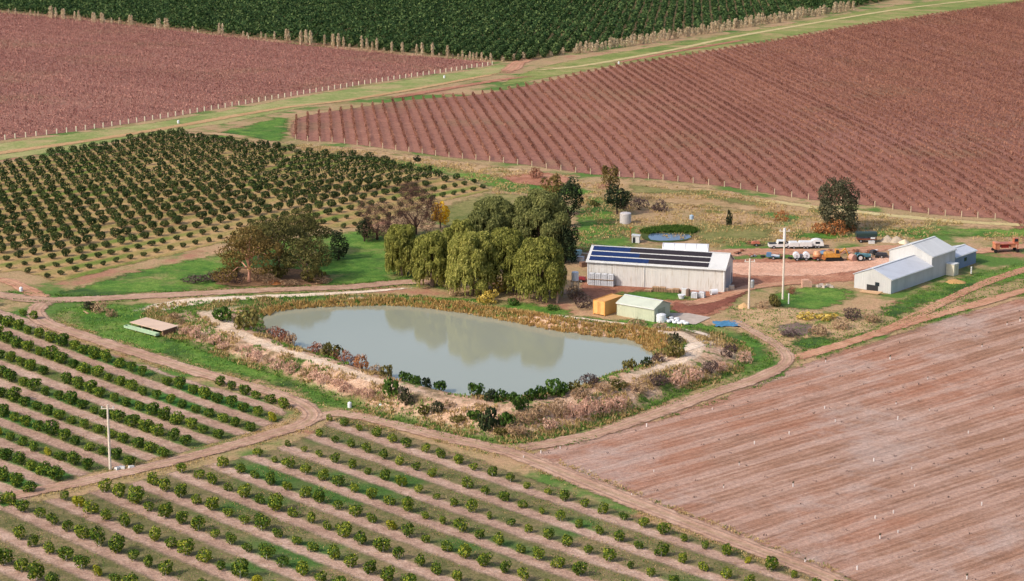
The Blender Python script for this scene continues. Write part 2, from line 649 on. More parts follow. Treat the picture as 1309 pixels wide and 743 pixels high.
def stripe_soil(name, ang, c0, sp, half, soil, sward, soft=0.25, patchy=None, off=0.0):
    """orchard floor: bare strips along the rows, sward between. ang is the row direction left of +y"""
    t = NT(name)
    nx, ny = math.cos(ang), math.sin(ang)
    sx = t.n.new("ShaderNodeSeparateXYZ")
    t.L(t.coord(), sx.inputs[0])
    val = t.math('ADD', t.math('MULTIPLY', sx.outputs[0], nx), t.math('MULTIPLY', sx.outputs[1], ny))
    wob = t.math('MULTIPLY', t.math('SUBTRACT', t.noise(0.35, 4.0, 0.7), 0.5), 1.3)
    val = t.math('ADD', val, wob)
    ph = t.math('FRACT', t.math('ADD', t.math('DIVIDE', t.math('SUBTRACT', val, c0 + off), sp), 0.5))
    d = t.math('MULTIPLY', t.math('ABSOLUTE', t.math('SUBTRACT', ph, 0.5)), sp)
    m = t.maprange(d, half - soft, half + soft)
    n1, n2, n3 = t.noise(0.05, 3.0), t.noise(0.4, 4.0, 0.7), t.noise(2.5, 3.0, 0.7)
    f = t.math('ADD', t.math('MULTIPLY', n1, 0.4), t.math('ADD', t.math('MULTIPLY', n2, 0.6), t.math('MULTIPLY', n3, 0.4)))
    cs = t.ramp(f, [(0.5, soil[0]), (0.7, soil[1]), (0.9, soil[2])])
    cg = t.ramp(f, [(0.5, sward[0]), (0.68, sward[1]), (0.88, sward[2])])
    if patchy:
        pm = t.maprange(t.noise(0.045, 3.0, 0.6), patchy[1], patchy[2])
        cg = t.mixc(pm, cg, t.ramp(f, [(0.5, patchy[0]), (0.9, tuple(min(1, q * 1.5) for q in patchy[0][:3]) + (1,))]))
    t.color(t.speckle(t.mixc(m, cs, cg)))
    t.bump(t.math('ADD', n3, t.math('MULTIPLY', m, 0.8)), 0.6, 0.2)
    t.alpha_edge()
    return t.m

# ---- outlines read off the photograph
NEAR_PX = [(-30, 652), (60, 637), (130, 622), (200, 606), (300, 584), (370, 564), (405, 546), (432, 532), (470, 540), (540, 562), (620, 590), (690, 614), (760, 640), (860, 676), (960, 708), (1050, 738), (1120, 766), (800, 790), (-30, 790)]
LEFT_PX = [(-40, 392), (10, 398), (42, 408), (75, 426), (130, 446), (200, 468), (260, 488), (330, 504), (364, 517), (374, 528), (352, 545), (280, 568), (200, 590), (100, 612), (-40, 642)]
RIGHT_PX = [(664, 584), (690, 574), (800, 545), (900, 512), (980, 484), (1010, 468), (1050, 454), (1110, 436), (1200, 408), (1309, 379), (1370, 362), (1420, 800), (1160, 800), (1080, 744), (950, 693), (850, 654), (760, 617), (700, 596)]
DENSE_PX = [(-60, 222), (0, 209), (60, 200), (130, 187), (215, 170), (260, 178), (340, 188), (400, 196), (470, 204), (540, 218), (612, 236), (632, 243), (600, 252), (545, 264), (470, 291), (400, 292), (300, 308), (230, 326), (150, 344), (75, 362), (20, 348), (-60, 350)]
FAR_PX = [(-60, 8), (0, 14), (130, 26), (250, 40), (380, 54), (500, 66), (625, 77), (660, 79), (700, 74), (745, 64), (860, 46), (960, 31), (1080, 12), (1130, 2), (1170, -14), (900, -14), (400, -14), (-60, -14)]
LV_PX = [(-60, 10), (0, 16), (130, 28), (250, 42), (380, 57), (500, 69), (628, 80), (600, 88), (500, 103), (400, 119), (300, 136), (200, 153), (100, 168), (0, 180), (-60, 190)]
RV_PX = [(378, 151), (374, 177), (422, 182), (489, 190), (560, 200), (640, 208), (699, 216), (770, 225), (860, 232), (923, 239), (965, 245), (1027, 255), (1119, 265), (1163, 272), (1212, 277), (1279, 281), (1370, 288), (1370, -8), (1309, 2), (1110, 31.5), (994, 51.5), (869, 72), (791, 84), (734, 96), (620, 119), (520, 128), (450, 138)]

NEAR_A, NEAR_C0, NEAR_SP, NEAR_T = R(43.0), 211.4, 6.22, 3.65
LEFT_A, LEFT_C0, LEFT_SP, LEFT_T = R(44.6), 205.6, 5.6, 3.3
DENSE_A, DENSE_SP, DENSE_T = R(-39.5), 5.95, 3.45
FAR_A, FAR_SP, FAR_T = R(-4.6), 4.02, 3.8
VR_A, VR_SP = R(5.0), 3.15
VL_A, VL_SP = R(43.0), 3.35
RF_A, RF_SP, RF_T = R(-50.0), 5.55, 3.45

soil_near = (C(146, 114, 96), C(184, 150, 130), C(212, 182, 162))
ob_near, _ = patch("orchard_ground", NEAR_PX, stripe_soil("young_orchard_floor", NEAR_A, NEAR_C0, NEAR_SP, 1.1, soil_near,
             (C(84, 90, 46), C(120, 112, 72), C(158, 132, 100)), patchy=(C(68, 96, 40), 0.5, 0.66), off=-0.75, soft=0.5), 2, grid=8, step=2.5)
ob_left, _ = patch("orchard_ground", LEFT_PX, stripe_soil("bushy_orchard_floor", LEFT_A, LEFT_C0, LEFT_SP, 1.2, soil_near,
             (C(62, 90, 36), C(98, 106, 54), C(138, 124, 80)), patchy=(C(60, 102, 38), 0.45, 0.6), off=-1.1, soft=0.45), 2, grid=8, step=2.5)
patch("orchard_ground", DENSE_PX, stripe_soil("mature_orchard_floor", DENSE_A, 0.0, DENSE_SP, 1.5, (C(160, 124, 84), C(188, 152, 104), C(204, 170, 122)),
      (C(112, 112, 54), C(158, 140, 82), C(190, 158, 104)), soft=0.9, patchy=(C(104, 116, 48), 0.5, 0.64)), 2, grid=10, step=3)
patch("orchard_ground", FAR_PX, ground_mat("far_orchard_floor", C(80, 84, 44), C(120, 104, 66), C(160, 128, 92)), 2, grid=25, step=8)

def vine_soil(name, ang, sp, c0, cols, tint):
    t = NT(name)
    nx, ny = math.cos(ang), math.sin(ang)
    sx = t.n.new("ShaderNodeSeparateXYZ")
    t.L(t.coord(), sx.inputs[0])
    val = t.math('ADD', t.math('MULTIPLY', sx.outputs[0], nx), t.math('MULTIPLY', sx.outputs[1], ny))
    ph = t.math('FRACT', t.math('ADD', t.math('DIVIDE', t.math('SUBTRACT', val, c0), sp), 0.5))
    d = t.math('ABSOLUTE', t.math('SUBTRACT', ph, 0.5))
    m = t.maprange(t.math('ADD', d, t.math('MULTIPLY', t.noise(0.8, 3), 0.15)), 0.12, 0.34)
    n1, n2, n3 = t.noise(0.012, 3.0, 0.6), t.noise(0.2, 4.0, 0.65), t.noise(1.6, 3.0, 0.7)
    f = t.math('ADD', t.math('MULTIPLY', n1, 0.7), t.math('ADD', t.math('MULTIPLY', n2, 0.4), t.math('MULTIPLY', n3, 0.35)))
    cc = t.ramp(f, [(0.52, cols[0]), (0.7, cols[1]), (0.9, cols[2])])
    cc = t.mixc(t.math('MULTIPLY', m, 0.35), cc, tint)
    mv = t.maprange(t.noise(0.009, 3.0, 0.6, t.mapped(1.1, 1, 1)), 0.46, 0.64)
    cc = t.mixc(t.math('MULTIPLY', mv, 0.5), cc, C(164, 112, 104))
    gm = t.maprange(t.noise(0.02, 4.0, 0.65), 0.50, 0.66)
    cc = t.mixc(t.math('MULTIPLY', gm, 0.6), cc, C(146, 128, 90))
    lit = t.maprange(t.math('ADD', t.math('MULTIPLY', t.noise(0.75, 3.0, 0.8), 0.6), t.math('MULTIPLY', t.noise(0.28, 3.0, 0.75), 0.4)), 0.36, 0.66)
    cc = t.mixc(t.math('MULTIPLY', lit, 0.45), t.mixc(0.35, cc, C(108, 64, 52)), C(198, 146, 120))
    t.color(t.speckle(cc, 0.6, 1.3))
    t.bump(n3, 0.6, 0.2)
    t.alpha_edge()
    return t.m

patch("vineyard_ground", RV_PX, vine_soil("red_vineyard_floor", VR_A, VR_SP, -2.0, (C(134, 84, 70), C(160, 104, 88), C(186, 132, 110)), C(176, 120, 102)), 2, grid=18, step=6)
patch("vineyard_ground", LV_PX, vine_soil("mauve_vineyard_floor", VL_A, VL_SP, 0.0, (C(138, 90, 80), C(162, 110, 100), C(182, 134, 116)), C(172, 122, 110)), 2, grid=18, step=6)

def bare_field_mat():
    t = NT("ploughed_field")
    ang = RF_A
    nx, ny = math.cos(ang), math.sin(ang)
    sx = t.n.new("ShaderNodeSeparateXYZ")
    t.L(t.coord(), sx.inputs[0])
    val = t.math('ADD', t.math('MULTIPLY', sx.outputs[0], nx), t.math('MULTIPLY', sx.outputs[1], ny))
    wob = t.math('MULTIPLY', t.math('SUBTRACT', t.noise(0.06, 4.0, 0.6), 0.5), 2.6)
    val = t.math('ADD', val, wob)
    ph = t.math('FRACT', t.math('ADD', t.math('DIVIDE', t.math('SUBTRACT', val, -182.4), RF_SP), 0.5))
    d = t.math('MULTIPLY', t.math('ABSOLUTE', t.math('SUBTRACT', ph, 0.5)), RF_SP)
    # long streaks along the rows: coordinates turned so x runs along the rows
    rowdir = math.atan2(math.cos(ang), -math.sin(ang))
    st = t.noise(1.0, 4.0, 0.65, t.mapped(-rowdir, 0.03, 1.1))
    st2 = t.noise(1.0, 3.0, 0.6, t.mapped(-rowdir, 0.09, 3.4))
    big = t.noise(0.025, 3.0, 0.6)
    fine = t.noise(2.6, 3.0, 0.7)
    m = t.maprange(t.math('ADD', d, t.math('MULTIPLY', t.math('SUBTRACT', st, 0.5), 6.0)), -0.2, 1.8)
    f = t.math('ADD', t.math('MULTIPLY', st, 0.55), t.math('ADD', t.math('MULTIPLY', st2, 0.5), t.math('MULTIPLY', fine, 0.3)))
    fur = t.math('SINE', t.math('MULTIPLY', t.math('ADD', val, t.math('MULTIPLY', st, 0.5)), 2 * math.pi * 4 / RF_SP))
    f = t.math('ADD', f, t.math('MULTIPLY', fur, 0.055))
    f = t.math('ADD', f, t.math('MULTIPLY', t.math('SUBTRACT', t.noise(0.25, 5.0, 0.75), 0.5), 0.3))
    dark = t.ramp(f, [(0.5, C(136, 98, 76)), (0.66, C(164, 122, 98)), (0.84, C(190, 148, 124))])
    red = t.ramp(f, [(0.5, C(156, 102, 76)), (0.84, C(192, 142, 116))])
    dark = t.mixc(t.maprange(big, 0.42, 0.6), dark, red)
    light = t.ramp(f, [(0.5, C(172, 136, 116)), (0.66, C(194, 156, 136)), (0.84, C(214, 180, 162))])
    m = t.math('MULTIPLY', m, t.maprange(t.noise(0.07, 4.0, 0.7, t.mapped(0.7, 1, 1)), 0.3, 0.6, 0.45, 1.0))
    cc = t.mixc(m, light, dark)
    grey = t.maprange(t.noise(0.045, 5.0, 0.7), 0.5, 0.66)
    cc = t.mixc(t.math('MULTIPLY', grey, 0.5), cc, C(200, 178, 166))
    damp = t.maprange(t.noise(0.09, 5.0, 0.75, t.mapped(-rowdir, 0.4, 1.0)), 0.56, 0.72)
    cc = t.mixc(t.math('MULTIPLY', damp, 0.45), cc, C(132, 96, 76))
    t.color(t.speckle(cc, 0.7, 1.25))
    t.bump(t.math('ADD', t.math('ADD', t.math('MULTIPLY', st2, 1.5), t.math('MULTIPLY', fur, 0.35)), fine), 0.8, 0.25)
    t.alpha_edge()
    return t.m

patch("bare_field", RIGHT_PX, bare_field_mat(), 2, grid=8, step=2.5)

# ---- green verges and other sward
patch("grass_verge", [(62, 398), (100, 389), (180, 387), (330, 383), (520, 378), (700, 388), (760, 405), (870, 408), (915, 414), (955, 424), (985, 438), (997, 455), (985, 470), (930, 492), (860, 520), (790, 544), (720, 562), (655, 572), (600, 566), (530, 552), (470, 536), (425, 524), (400, 514), (350, 498), (270, 478), (190, 452), (120, 432), (78, 414)], GREEN, 1, grid=2.2)
patch("grass_verge", [(52, 378), (90, 368), (160, 349), (230, 331), (285, 319), (340, 309), (420, 296), (470, 292), (515, 296), (530, 340), (525, 358), (440, 366), (300, 372), (160, 379), (90, 383)], GREEN, 3, grid=5)
patch("grass_verge", [(-60, 192), (0, 183), (100, 170), (200, 156), (300, 139), (400, 121), (500, 105), (600, 90), (640, 82), (652, 90), (600, 103), (500, 121), (400, 136), (300, 156), (200, 172), (100, 190), (0, 206), (-60, 216)],
      ground_mat("pale_green_grass", C(104, 130, 64), C(142, 150, 84), C(182, 168, 116), 0.02, 0.12, 1.0, extra=[(C(176, 158, 108), 0.06, 0.5, 0.66, 11)]), 1, grid=15, step=5)
patch("grass_verge", [(255, 176), (320, 158), (376, 148), (372, 180), (330, 180), (290, 178)], GREEN, 3, grid=8)
patch("grass_verge", [(660, 97), (700, 84), (760, 72), (860, 56), (1000, 32), (1140, 8), (1280, -8), (1380, -16), (1380, -8), (1290, 4), (1110, 30), (990, 50), (860, 72), (780, 85), (700, 100), (640, 110)],
      ground_mat("verge_grass", C(92, 118, 50), C(130, 140, 70), C(178, 162, 108), 0.02, 0.12, 1.0, extra=[(C(172, 150, 102), 0.05, 0.5, 0.66, 12)]), 1, grid=20, step=6)
patch("grass_verge", [(405, 196), (470, 200), (560, 208), (650, 224), (740, 236), (760, 250), (660, 246), (600, 232), (520, 215), (440, 205)], GREEN, 1, grid=8)
patch("grass_verge", [(736, 258), (760, 250), (790, 262), (800, 290), (815, 312), (780, 320), (740, 322), (728, 300)], GREEN, 2, grid=5)
patch("grass_verge", [(985, 372), (1010, 366), (1085, 368), (1095, 380), (1060, 394), (1000, 396), (975, 390)], GREEN, 3, grid=4)
patch("grass_verge", [(1105, 400), (1150, 382), (1200, 362), (1260, 346), (1330, 330), (1360, 336), (1330, 352), (1250, 372), (1180, 392), (1140, 410), (1115, 418)], GREEN, 2, grid=5)
patch("grass_verge", [(1180, 398), (1250, 378), (1350, 356), (1360, 366), (1309, 377), (1200, 405)], OLIVE, 3, grid=5)
patch("grass_verge", [(1000, 290), (1060, 296), (1130, 292), (1200, 290), (1370, 292), (1370, 306), (1240, 306), (1140, 304), (1060, 308), (1010, 304)], GREEN, 2, grid=5)
patch("grass_verge", [(800, 236), (860, 240), (960, 254), (1040, 268), (1040, 274), (950, 264), (860, 250), (800, 248)], OLIVE, 2, grid=6)
patch("grass_verge", [(780, 372), (870, 372), (905, 380), (880, 386), (800, 384), (775, 378)], GREEN, 2, grid=3)
patch("grass_verge", [(938, 350), (960, 354), (958, 368), (938, 366)], GREEN, 4, grid=3)
patch("grass_verge", [(870, 290), (940, 284), (990, 286), (990, 304), (930, 312), (880, 312)], OLIVE, 2, grid=4)
patch("grass_verge", [(1010, 432), (1040, 428), (1080, 434), (1060, 446), (1020, 450)], GREEN, 3, grid=3)
# dry and burnt ground between the yard and the bare field
patch("dry_ground", [(930, 395), (985, 392), (1060, 395), (1110, 398), (1120, 420), (1070, 440), (1020, 452), (980, 440), (950, 420)], TAN, 2, grid=4)
patch("burnt_ground", [(985, 418), (1010, 412), (1035, 414), (1048, 424), (1025, 432), (998, 430)], ground_mat("ash_ground", C(84, 70, 66), C(120, 100, 92), C(150, 126, 112)), 4, grid=3)
patch("dry_ground", [(770, 226), (860, 234), (1020, 256), (1180, 275), (1370, 290), (1370, 300), (1230, 292), (1100, 284), (980, 272), (880, 264), (800, 254)], TAN, 1, grid=8)
patch("dry_ground", [(376, 182), (480, 190), (600, 206), (720, 220), (760, 232), (690, 232), (560, 214), (440, 198), (360, 190), (250, 178), (230, 170), (300, 174)], TAN, 2, grid=8)
RED_SOIL = ground_mat("red_soil", C(138, 86, 66), C(174, 118, 92), C(204, 152, 122), 0.06, 0.4, 2.6)
patch("grass_verge", [(556, 272), (610, 250), (660, 248), (720, 254), (730, 275), (690, 300), (600, 310), (560, 300)], OLIVE, 1, grid=6)
patch("leaf_litter", [(268, 352), (300, 344), (370, 342), (420, 350), (418, 364), (350, 367), (280, 366)], ground_mat("gum_leaf_litter", C(96, 74, 54), C(134, 102, 74), C(166, 126, 94)), 4, grid=3)
patch("bare_ground", [(640, 226), (690, 220), (730, 228), (720, 238), (660, 236)], RED_SOIL, 3, grid=4)
patch("dry_ground", [(900, 268), (960, 270), (1010, 284), (960, 290), (910, 286)], TAN, 3, grid=4)

# ---- yard and tracks
PINK = ground_mat("pink_gravel", C(204, 152, 124), C(222, 172, 144), C(234, 190, 164), 0.05, 0.3, 2.0, lo=0.05, hi=0.5)
patch("yard", [(736, 320), (752, 340), (735, 368), (760, 385), (850, 392), (860, 402), (900, 408), (935, 398), (960, 372), (1010, 366), (1090, 360), (1110, 340), (1000, 330), (940, 330)], RED_SOIL, 1, grid=4)
patch("yard", [(900, 338), (940, 335), (1000, 335), (1060, 333), (1110, 330), (1160, 322), (1170, 334), (1120, 344), (1060, 352), (1000, 354), (940, 352)], PINK, 3, grid=4)
patch("yard", [(900, 322), (960, 316), (1060, 318), (1140, 314), (1200, 310), (1200, 316), (1140, 322), (1060, 327), (960, 328), (900, 332)], ground_mat("yard_soil", C(186, 126, 102), C(210, 152, 126), C(222, 170, 144)), 2, grid=4)
patch("yard", [(858, 386), (900, 384), (930, 376), (958, 368), (960, 374), (935, 390), (905, 403), (870, 402), (850, 396)],
      ground_mat("dark_red_mud", C(104, 58, 46), C(136, 82, 66), C(170, 108, 86)), 3, grid=3)
T_PINK = track_mat("dirt_track", C(162, 124, 102), C(190, 152, 128), C(212, 178, 154), C(136, 126, 78))
T_RED = track_mat("red_track", C(172, 118, 90), C(198, 146, 116), C(214, 168, 138), C(150, 130, 84))
T_SAND = track_mat("sand_track", C(218, 192, 166), C(238, 214, 190), C(246, 228, 206), C(170, 160, 110), green=0.2)
T_GRASS = track_mat("grass_track", C(176, 136, 92), C(198, 156, 112), C(210, 172, 128), C(150, 146, 84), green=0.35)
T_FAR = track_mat("straw_track", C(190, 166, 116), C(206, 184, 132), C(216, 198, 150), C(170, 168, 100), green=0.3)
strip("track", [(-60, 372), (0, 378), (50, 384), (110, 383), (170, 380), (250, 376), (350, 371), (440, 368), (525, 361), (600, 366), (680, 372), (745, 376)], [5.6, 5.2, 4.6, 4.2, 4.0, 4.0, 4.0], T_PINK, 5)
strip("track", [(-30, 356), (10, 360), (40, 374), (62, 384)], 4.0, T_RED, 4)
strip("track", [(70, 383), (50, 392), (46, 402), (60, 414), (100, 428), (160, 447), (220, 466), (280, 484), (340, 500), (376, 513), (396, 525), (398, 535), (380, 546), (330, 561), (270, 578), (190, 598), (110, 616), (40, 630), (-40, 646)], 3.9, T_PINK, 6)
strip("track", [(380, 545), (405, 536), (425, 529), (455, 532), (510, 545), (570, 560), (620, 571), (655, 580), (700, 597), (760, 622), (850, 658), (950, 697), (1050, 735), (1110, 764)], [3.6, 4, 4.4, 4.8, 4.4, 4.0], T_PINK, 5)
strip("track", [(640, 577), (690, 570), (760, 556), (830, 533), (900, 507), (965, 486), (1000, 468), (1006, 456), (990, 440), (965, 426), (945, 414), (925, 408)], [4.2, 4.0, 4.0, 3.6, 2.6, 2.2], T_PINK, 6)
strip("track", [(1000, 466), (1030, 455), (1090, 437), (1160, 414), (1240, 392), (1330, 366)], 3.2, T_RED, 5)
strip("track", [(1120, 430), (1180, 400), (1260, 362), (1340, 336)], 3.0, T_RED, 5)
strip("track", [(-60, 206), (0, 196), (101, 182), (202, 166), (303, 148), (370, 137), (440, 129), (531, 114), (600, 101), (645, 93)], [4.8, 4.8, 4.6, 4.0, 3.6, 4.0], T_GRASS, 4, step=4)
strip("track", [(640, 95), (655, 88), (664, 80), (690, 74)], 7.0, T_RED, 5, step=4)
strip("track", [(660, 92), (733, 86), (800, 75), (870, 62), (936, 48), (1051, 28), (1150, 12), (1250, 0), (1330, -8)], 4.0, T_FAR, 4, step=5)
strip("ditch", [(490, 128), (540, 119), (600, 109), (650, 101), (690, 97)], 5.0, RED_SOIL, 5, step=4)
strip("ditch", [(780, 82), (860, 67), (930, 55), (960, 50)], 4.0, RED_SOIL, 5, step=4)
strip("track", [(230, 168), (300, 174), (350, 184), (420, 190), (500, 200), (600, 216)], 5.0, TAN, 4, step=3)
strip("track", [(930, 251), (1000, 260), (1080, 270), (1180, 280), (1260, 286), (1370, 291)], 3.5, T_FAR, 4, step=3)
strip("track", [(860, 330), (960, 322), (1060, 322), (1140, 317), (1240, 322), (1300, 316), (1370, 312)], 5.0, T_RED, 4, step=2)
strip("track", [(862, 391), (900, 386), (930, 377), (960, 368), (1010, 362), (1060, 357)], 4.0, T_RED, 5)

# ------------------------------------------------------------------ the farm pond and its bank
def vnoise(x, y, s, seed=0):
    """smooth value noise in [-1, 1]"""
    r = np.random.default_rng(100 + seed).uniform(-1, 1, (97, 97))
    x, y = x / s, y / s
    i, j = np.floor(x).astype(int), np.floor(y).astype(int)
    fx, fy = x - i, y - j
    fx, fy = fx * fx * (3 - 2 * fx), fy * fy * (3 - 2 * fy)
    g = lambda a, b: r[a % 97, b % 97]
    return (g(i, j) * (1 - fx) + g(i + 1, j) * fx) * (1 - fy) + (g(i, j + 1) * (1 - fx) + g(i + 1, j + 1) * fx) * fy

def bank_exact(pts):
    pts = np.asarray(pts, float)[:, :2]
    ip, it = inside(pond, pts), inside(toe, pts)
    dw, dt = pdist(pond, pts), pdist(toe, pts)
    t = dw / (dw + dt + 1e-6)
    base = zb(pts[:, 1])
    crest = 2.5 + 0.12 * vnoise(pts[:, 0], pts[:, 1], 9, 1)
    far = sstep(385, 400, pts[:, 1])          # the natural shore at the back is lower
    crest = crest * (1 - far) + (base + 0.25) * far
    up = ZW + (crest - ZW) * sstep(0.0, 0.30, t)
    dn = crest + (base + 0.02 - crest) * sstep(0.46, 1.0, t)
    z = np.where(t < 0.38, up, dn)
    z = z + (0.16 * vnoise(pts[:, 0], pts[:, 1], 2.2, 2) + 0.12 * vnoise(pts[:, 0], pts[:, 1], 5.0, 3)) * sstep(0.02, 0.2, t) * (1 - sstep(0.8, 1.0, t))
    z = np.where(ip, ZW - np.minimum(dw * 0.35, 2.0), z)
    z = np.where(it | ip, z, base)
    return z, t, ip, it

_blo = toe.min(0) - 2
_bx, _by = np.arange(_blo[0], toe.max(0)[0] + 2, 0.6), np.arange(_blo[1], toe.max(0)[1] + 2, 0.6)
_gx, _gy = np.meshgrid(_bx, _by)
BANK_PTS = np.stack([_gx.ravel(), _gy.ravel()], -1)
BANK = bank_exact(BANK_PTS)
_bz, _bt = BANK[0].reshape(_gx.shape), BANK[1].reshape(_gx.shape)
_bi, _bo = BANK[2].reshape(_gx.shape), BANK[3].reshape(_gx.shape)

def bank_z(pts):
    """height, rise, in water?, on bank? looked up on the bank's grid"""
    pts = np.asarray(pts, float)[:, :2]
    u, v = (pts[:, 0] - _blo[0]) / 0.6, (pts[:, 1] - _blo[1]) / 0.6
    ok = (u >= 0) & (v >= 0) & (u < len(_bx) - 1) & (v < len(_by) - 1)
    u, v = np.clip(u, 0, len(_bx) - 1.001), np.clip(v, 0, len(_by) - 1.001)
    i, j = u.astype(int), v.astype(int)
    fu, fv = u - i, v - j
    def g(a):
        return (a[j, i] * (1 - fu) + a[j, i + 1] * fu) * (1 - fv) + (a[j + 1, i] * (1 - fu) + a[j + 1, i + 1] * fu) * fv
    jj, ii = np.round(v).astype(int), np.round(u).astype(int)
    return np.where(ok, g(_bz), zb(pts[:, 1])), np.where(ok, g(_bt), 1.0), _bi[jj, ii] & ok, _bo[jj, ii] & ok

def surf(px, py):
    """pixel -> point on the ground or on the pond's bank"""
    g = P(px, py)
    for _ in range(25):
        z = bank_z(g[None])[0][0]
        n = P(px, py, z)
        g = g + (n - g) * 0.6
    return np.array([g[0], g[1], bank_z(g[None])[0][0]])

def pond_bank():
    pts, X = BANK_PTS, _gx
    z, t, ip, it = BANK
    v = np.concatenate([pts, z[:, None]], 1)
    ok = it.reshape(X.shape)
    i = np.arange(X.size).reshape(X.shape)
    keep = (ok[:-1, :-1] & ok[1:, 1:] & ok[1:, :-1] & ok[:-1, 1:]).ravel()
    f = np.stack([i[:-1, :-1].ravel(), i[:-1, 1:].ravel(), i[1:, 1:].ravel(), i[1:, :-1].ravel()], -1)[keep]
    m = NT("bank_earth")
    tt = m.attr("rise")
    n1, n2, n3 = m.noise(0.09, 3.0), m.noise(0.5, 4.0, 0.7), m.noise(2.4, 3.0, 0.7)
    q = m.math('ADD', m.math('MULTIPLY', n1, 0.3), m.math('ADD', m.math('MULTIPLY', n2, 0.65), m.math('MULTIPLY', n3, 0.4)))
    soil = m.ramp(q, [(0.5, C(158, 122, 96)), (0.66, C(202, 164, 134)), (0.84, C(228, 194, 166))])
    scrub = m.ramp(q, [(0.5, C(92, 84, 52)), (0.7, C(138, 116, 82)), (0.86, C(168, 140, 104))])
    green = m.ramp(q, [(0.5, C(62, 88, 36)), (0.8, C(108, 124, 58))])
    sand = m.ramp(q, [(0.5, C(206, 176, 146)), (0.8, C(238, 212, 186))])
    cc = m.mixc(m.maprange(m.noise(0.11, 4.0, 0.65), 0.52, 0.64), soil, scrub)
    cc = m.mixc(m.maprange(m.math('ADD', m.noise(0.16, 4.0, 0.7, m.mapped(0.4, 1, 1)), m.math('MULTIPLY', m.attr("back"), 0.2)), 0.54, 0.62), cc, green)
    path = m.maprange(m.math('ABSOLUTE', m.math('SUBTRACT', m.math('ADD', tt, m.math('MULTIPLY', m.math('SUBTRACT', n2, 0.5), 0.14)), 0.43)), 0.06, 0.12, 1.0, 0.0)
    cc = m.mixc(m.math('MULTIPLY', path, m.attr("path")), cc, sand)
    toe_g = m.maprange(m.math('ADD', tt, m.math('MULTIPLY', m.math('SUBTRACT', n2, 0.5), 0.3)), 0.78, 0.94)
    cc = m.mixc(toe_g, cc, green)
    wet = m.maprange(tt, 0.0, 0.06, 1.0, 0.0)
    cc = m.mixc(m.math('MULTIPLY', wet, 0.6), cc, C(84, 78, 50))
    m.color(m.speckle(cc))
    m.bump(m.math('ADD', n2, n3), 0.7, 0.3)
    back = sstep(384, 396, pts[:, 1])
    cx = pts[:, 0]
    pth = (1 - back) * np.maximum(1 - sstep(-27, -8, cx), sstep(14, 26, cx))
    tag(link("pond_bank", mesh_np("pond_bank", v, f, m.m, True, {"rise": t, "back": back, "path": pth})), kind="structure")
    # the water
    w = NT("murky_water")
    n = w.noise(0.5, 3.0, 0.6)
    w.color(w.ramp(w.noise(0.02, 2.0), [(0.3, C(150, 152, 132, 0.85)), (0.7, C(158, 160, 142, 0.85))]))
    w.b.inputs["Roughness"].default_value = 0.04
    w.b.inputs["Specular IOR Level"].default_value = 0.5
    w.b.inputs["IOR"].default_value = 1.45
    w.bump(w.math('ADD', w.noise(3.0, 2.0), w.math('MULTIPLY', n, 1.0)), 0.05, 0.1)
    pw = pond + (pond - pond.mean(0)) * 0.0
    a = np.roll(pw, -1, 0) - np.roll(pw, 1, 0)
    nr = np.stack([a[:, 1], -a[:, 0]], -1) / np.linalg.norm(a, axis=1)[:, None]
    if not inside(pw, (pw.mean(0) + 0 * pw[:1])).all():
        pass
    s = 1 if inside(pond, pw[:1] + nr[:1] * 0.5)[0] else -1
    pw = pw - s * nr * 0.5
    me = bpy.data.meshes.new("pond_water")
    me.from_pydata([(p[0], p[1], ZW) for p in pw], [], [list(range(len(pw)))[::-1]])
    me.update()
    if me.polygons[0].normal.z < 0:
        me.flip_normals()
    me.materials.append(w.m)
    tag(link("pond_water", me), kind="structure")
    return w.m

WATER = pond_bank()

# sand path behind the pond and on the bank at the right
strip("path", [(186, 402), (205, 394), (250, 386), (320, 381), (400, 377), (470, 373), (530, 368)], [7.0, 6.5, 4.0, 2.6, 2.0, 1.4], T_SAND, 2, zfun=lambda p: bank_z(p)[0])
strip("path", [(826, 417), (868, 422), (905, 434), (915, 442), (890, 454), (850, 468), (812, 482)], [1.6, 2.0, 2.6, 3.0, 3.0, 2.2, 1.2], T_SAND, 2, zfun=lambda p: np.maximum(bank_z(p)[0], zb(p[:, 1])))
strip("path", [(690, 402), (740, 408), (790, 414), (830, 418)], 1.6, T_SAND, 4, zfun=lambda p: np.maximum(bank_z(p)[0], zb(p[:, 1])))

# ------------------------------------------------------------------ plants
def cards(cen, axis, hl, hw, out=None, r=None):
    """one quad per point: long axis `axis`, half length hl, half width hw, turned at random about its axis"""
    r = r or rng
    n = len(cen)
    axis = axis / np.maximum(np.linalg.norm(axis, axis=1), 1e-6)[:, None]
    ref = r.normal(0, 1, (n, 3)) if out is None else out + r.normal(0, 0.45, (n, 3))
    b = np.cross(axis, ref)
    b /= np.maximum(np.linalg.norm(b, axis=1), 1e-6)[:, None]
    A, B = axis * np.asarray(hl).reshape(-1, 1), b * np.asarray(hw).reshape(-1, 1)
    v = np.stack([cen - A - B * 0.7, cen - A * 0.2 + B, cen + A + B * 0.5, cen + A * 0.2 - B], 1).reshape(-1, 3)
    f = np.arange(4 * n).reshape(n, 4)
    return v, f

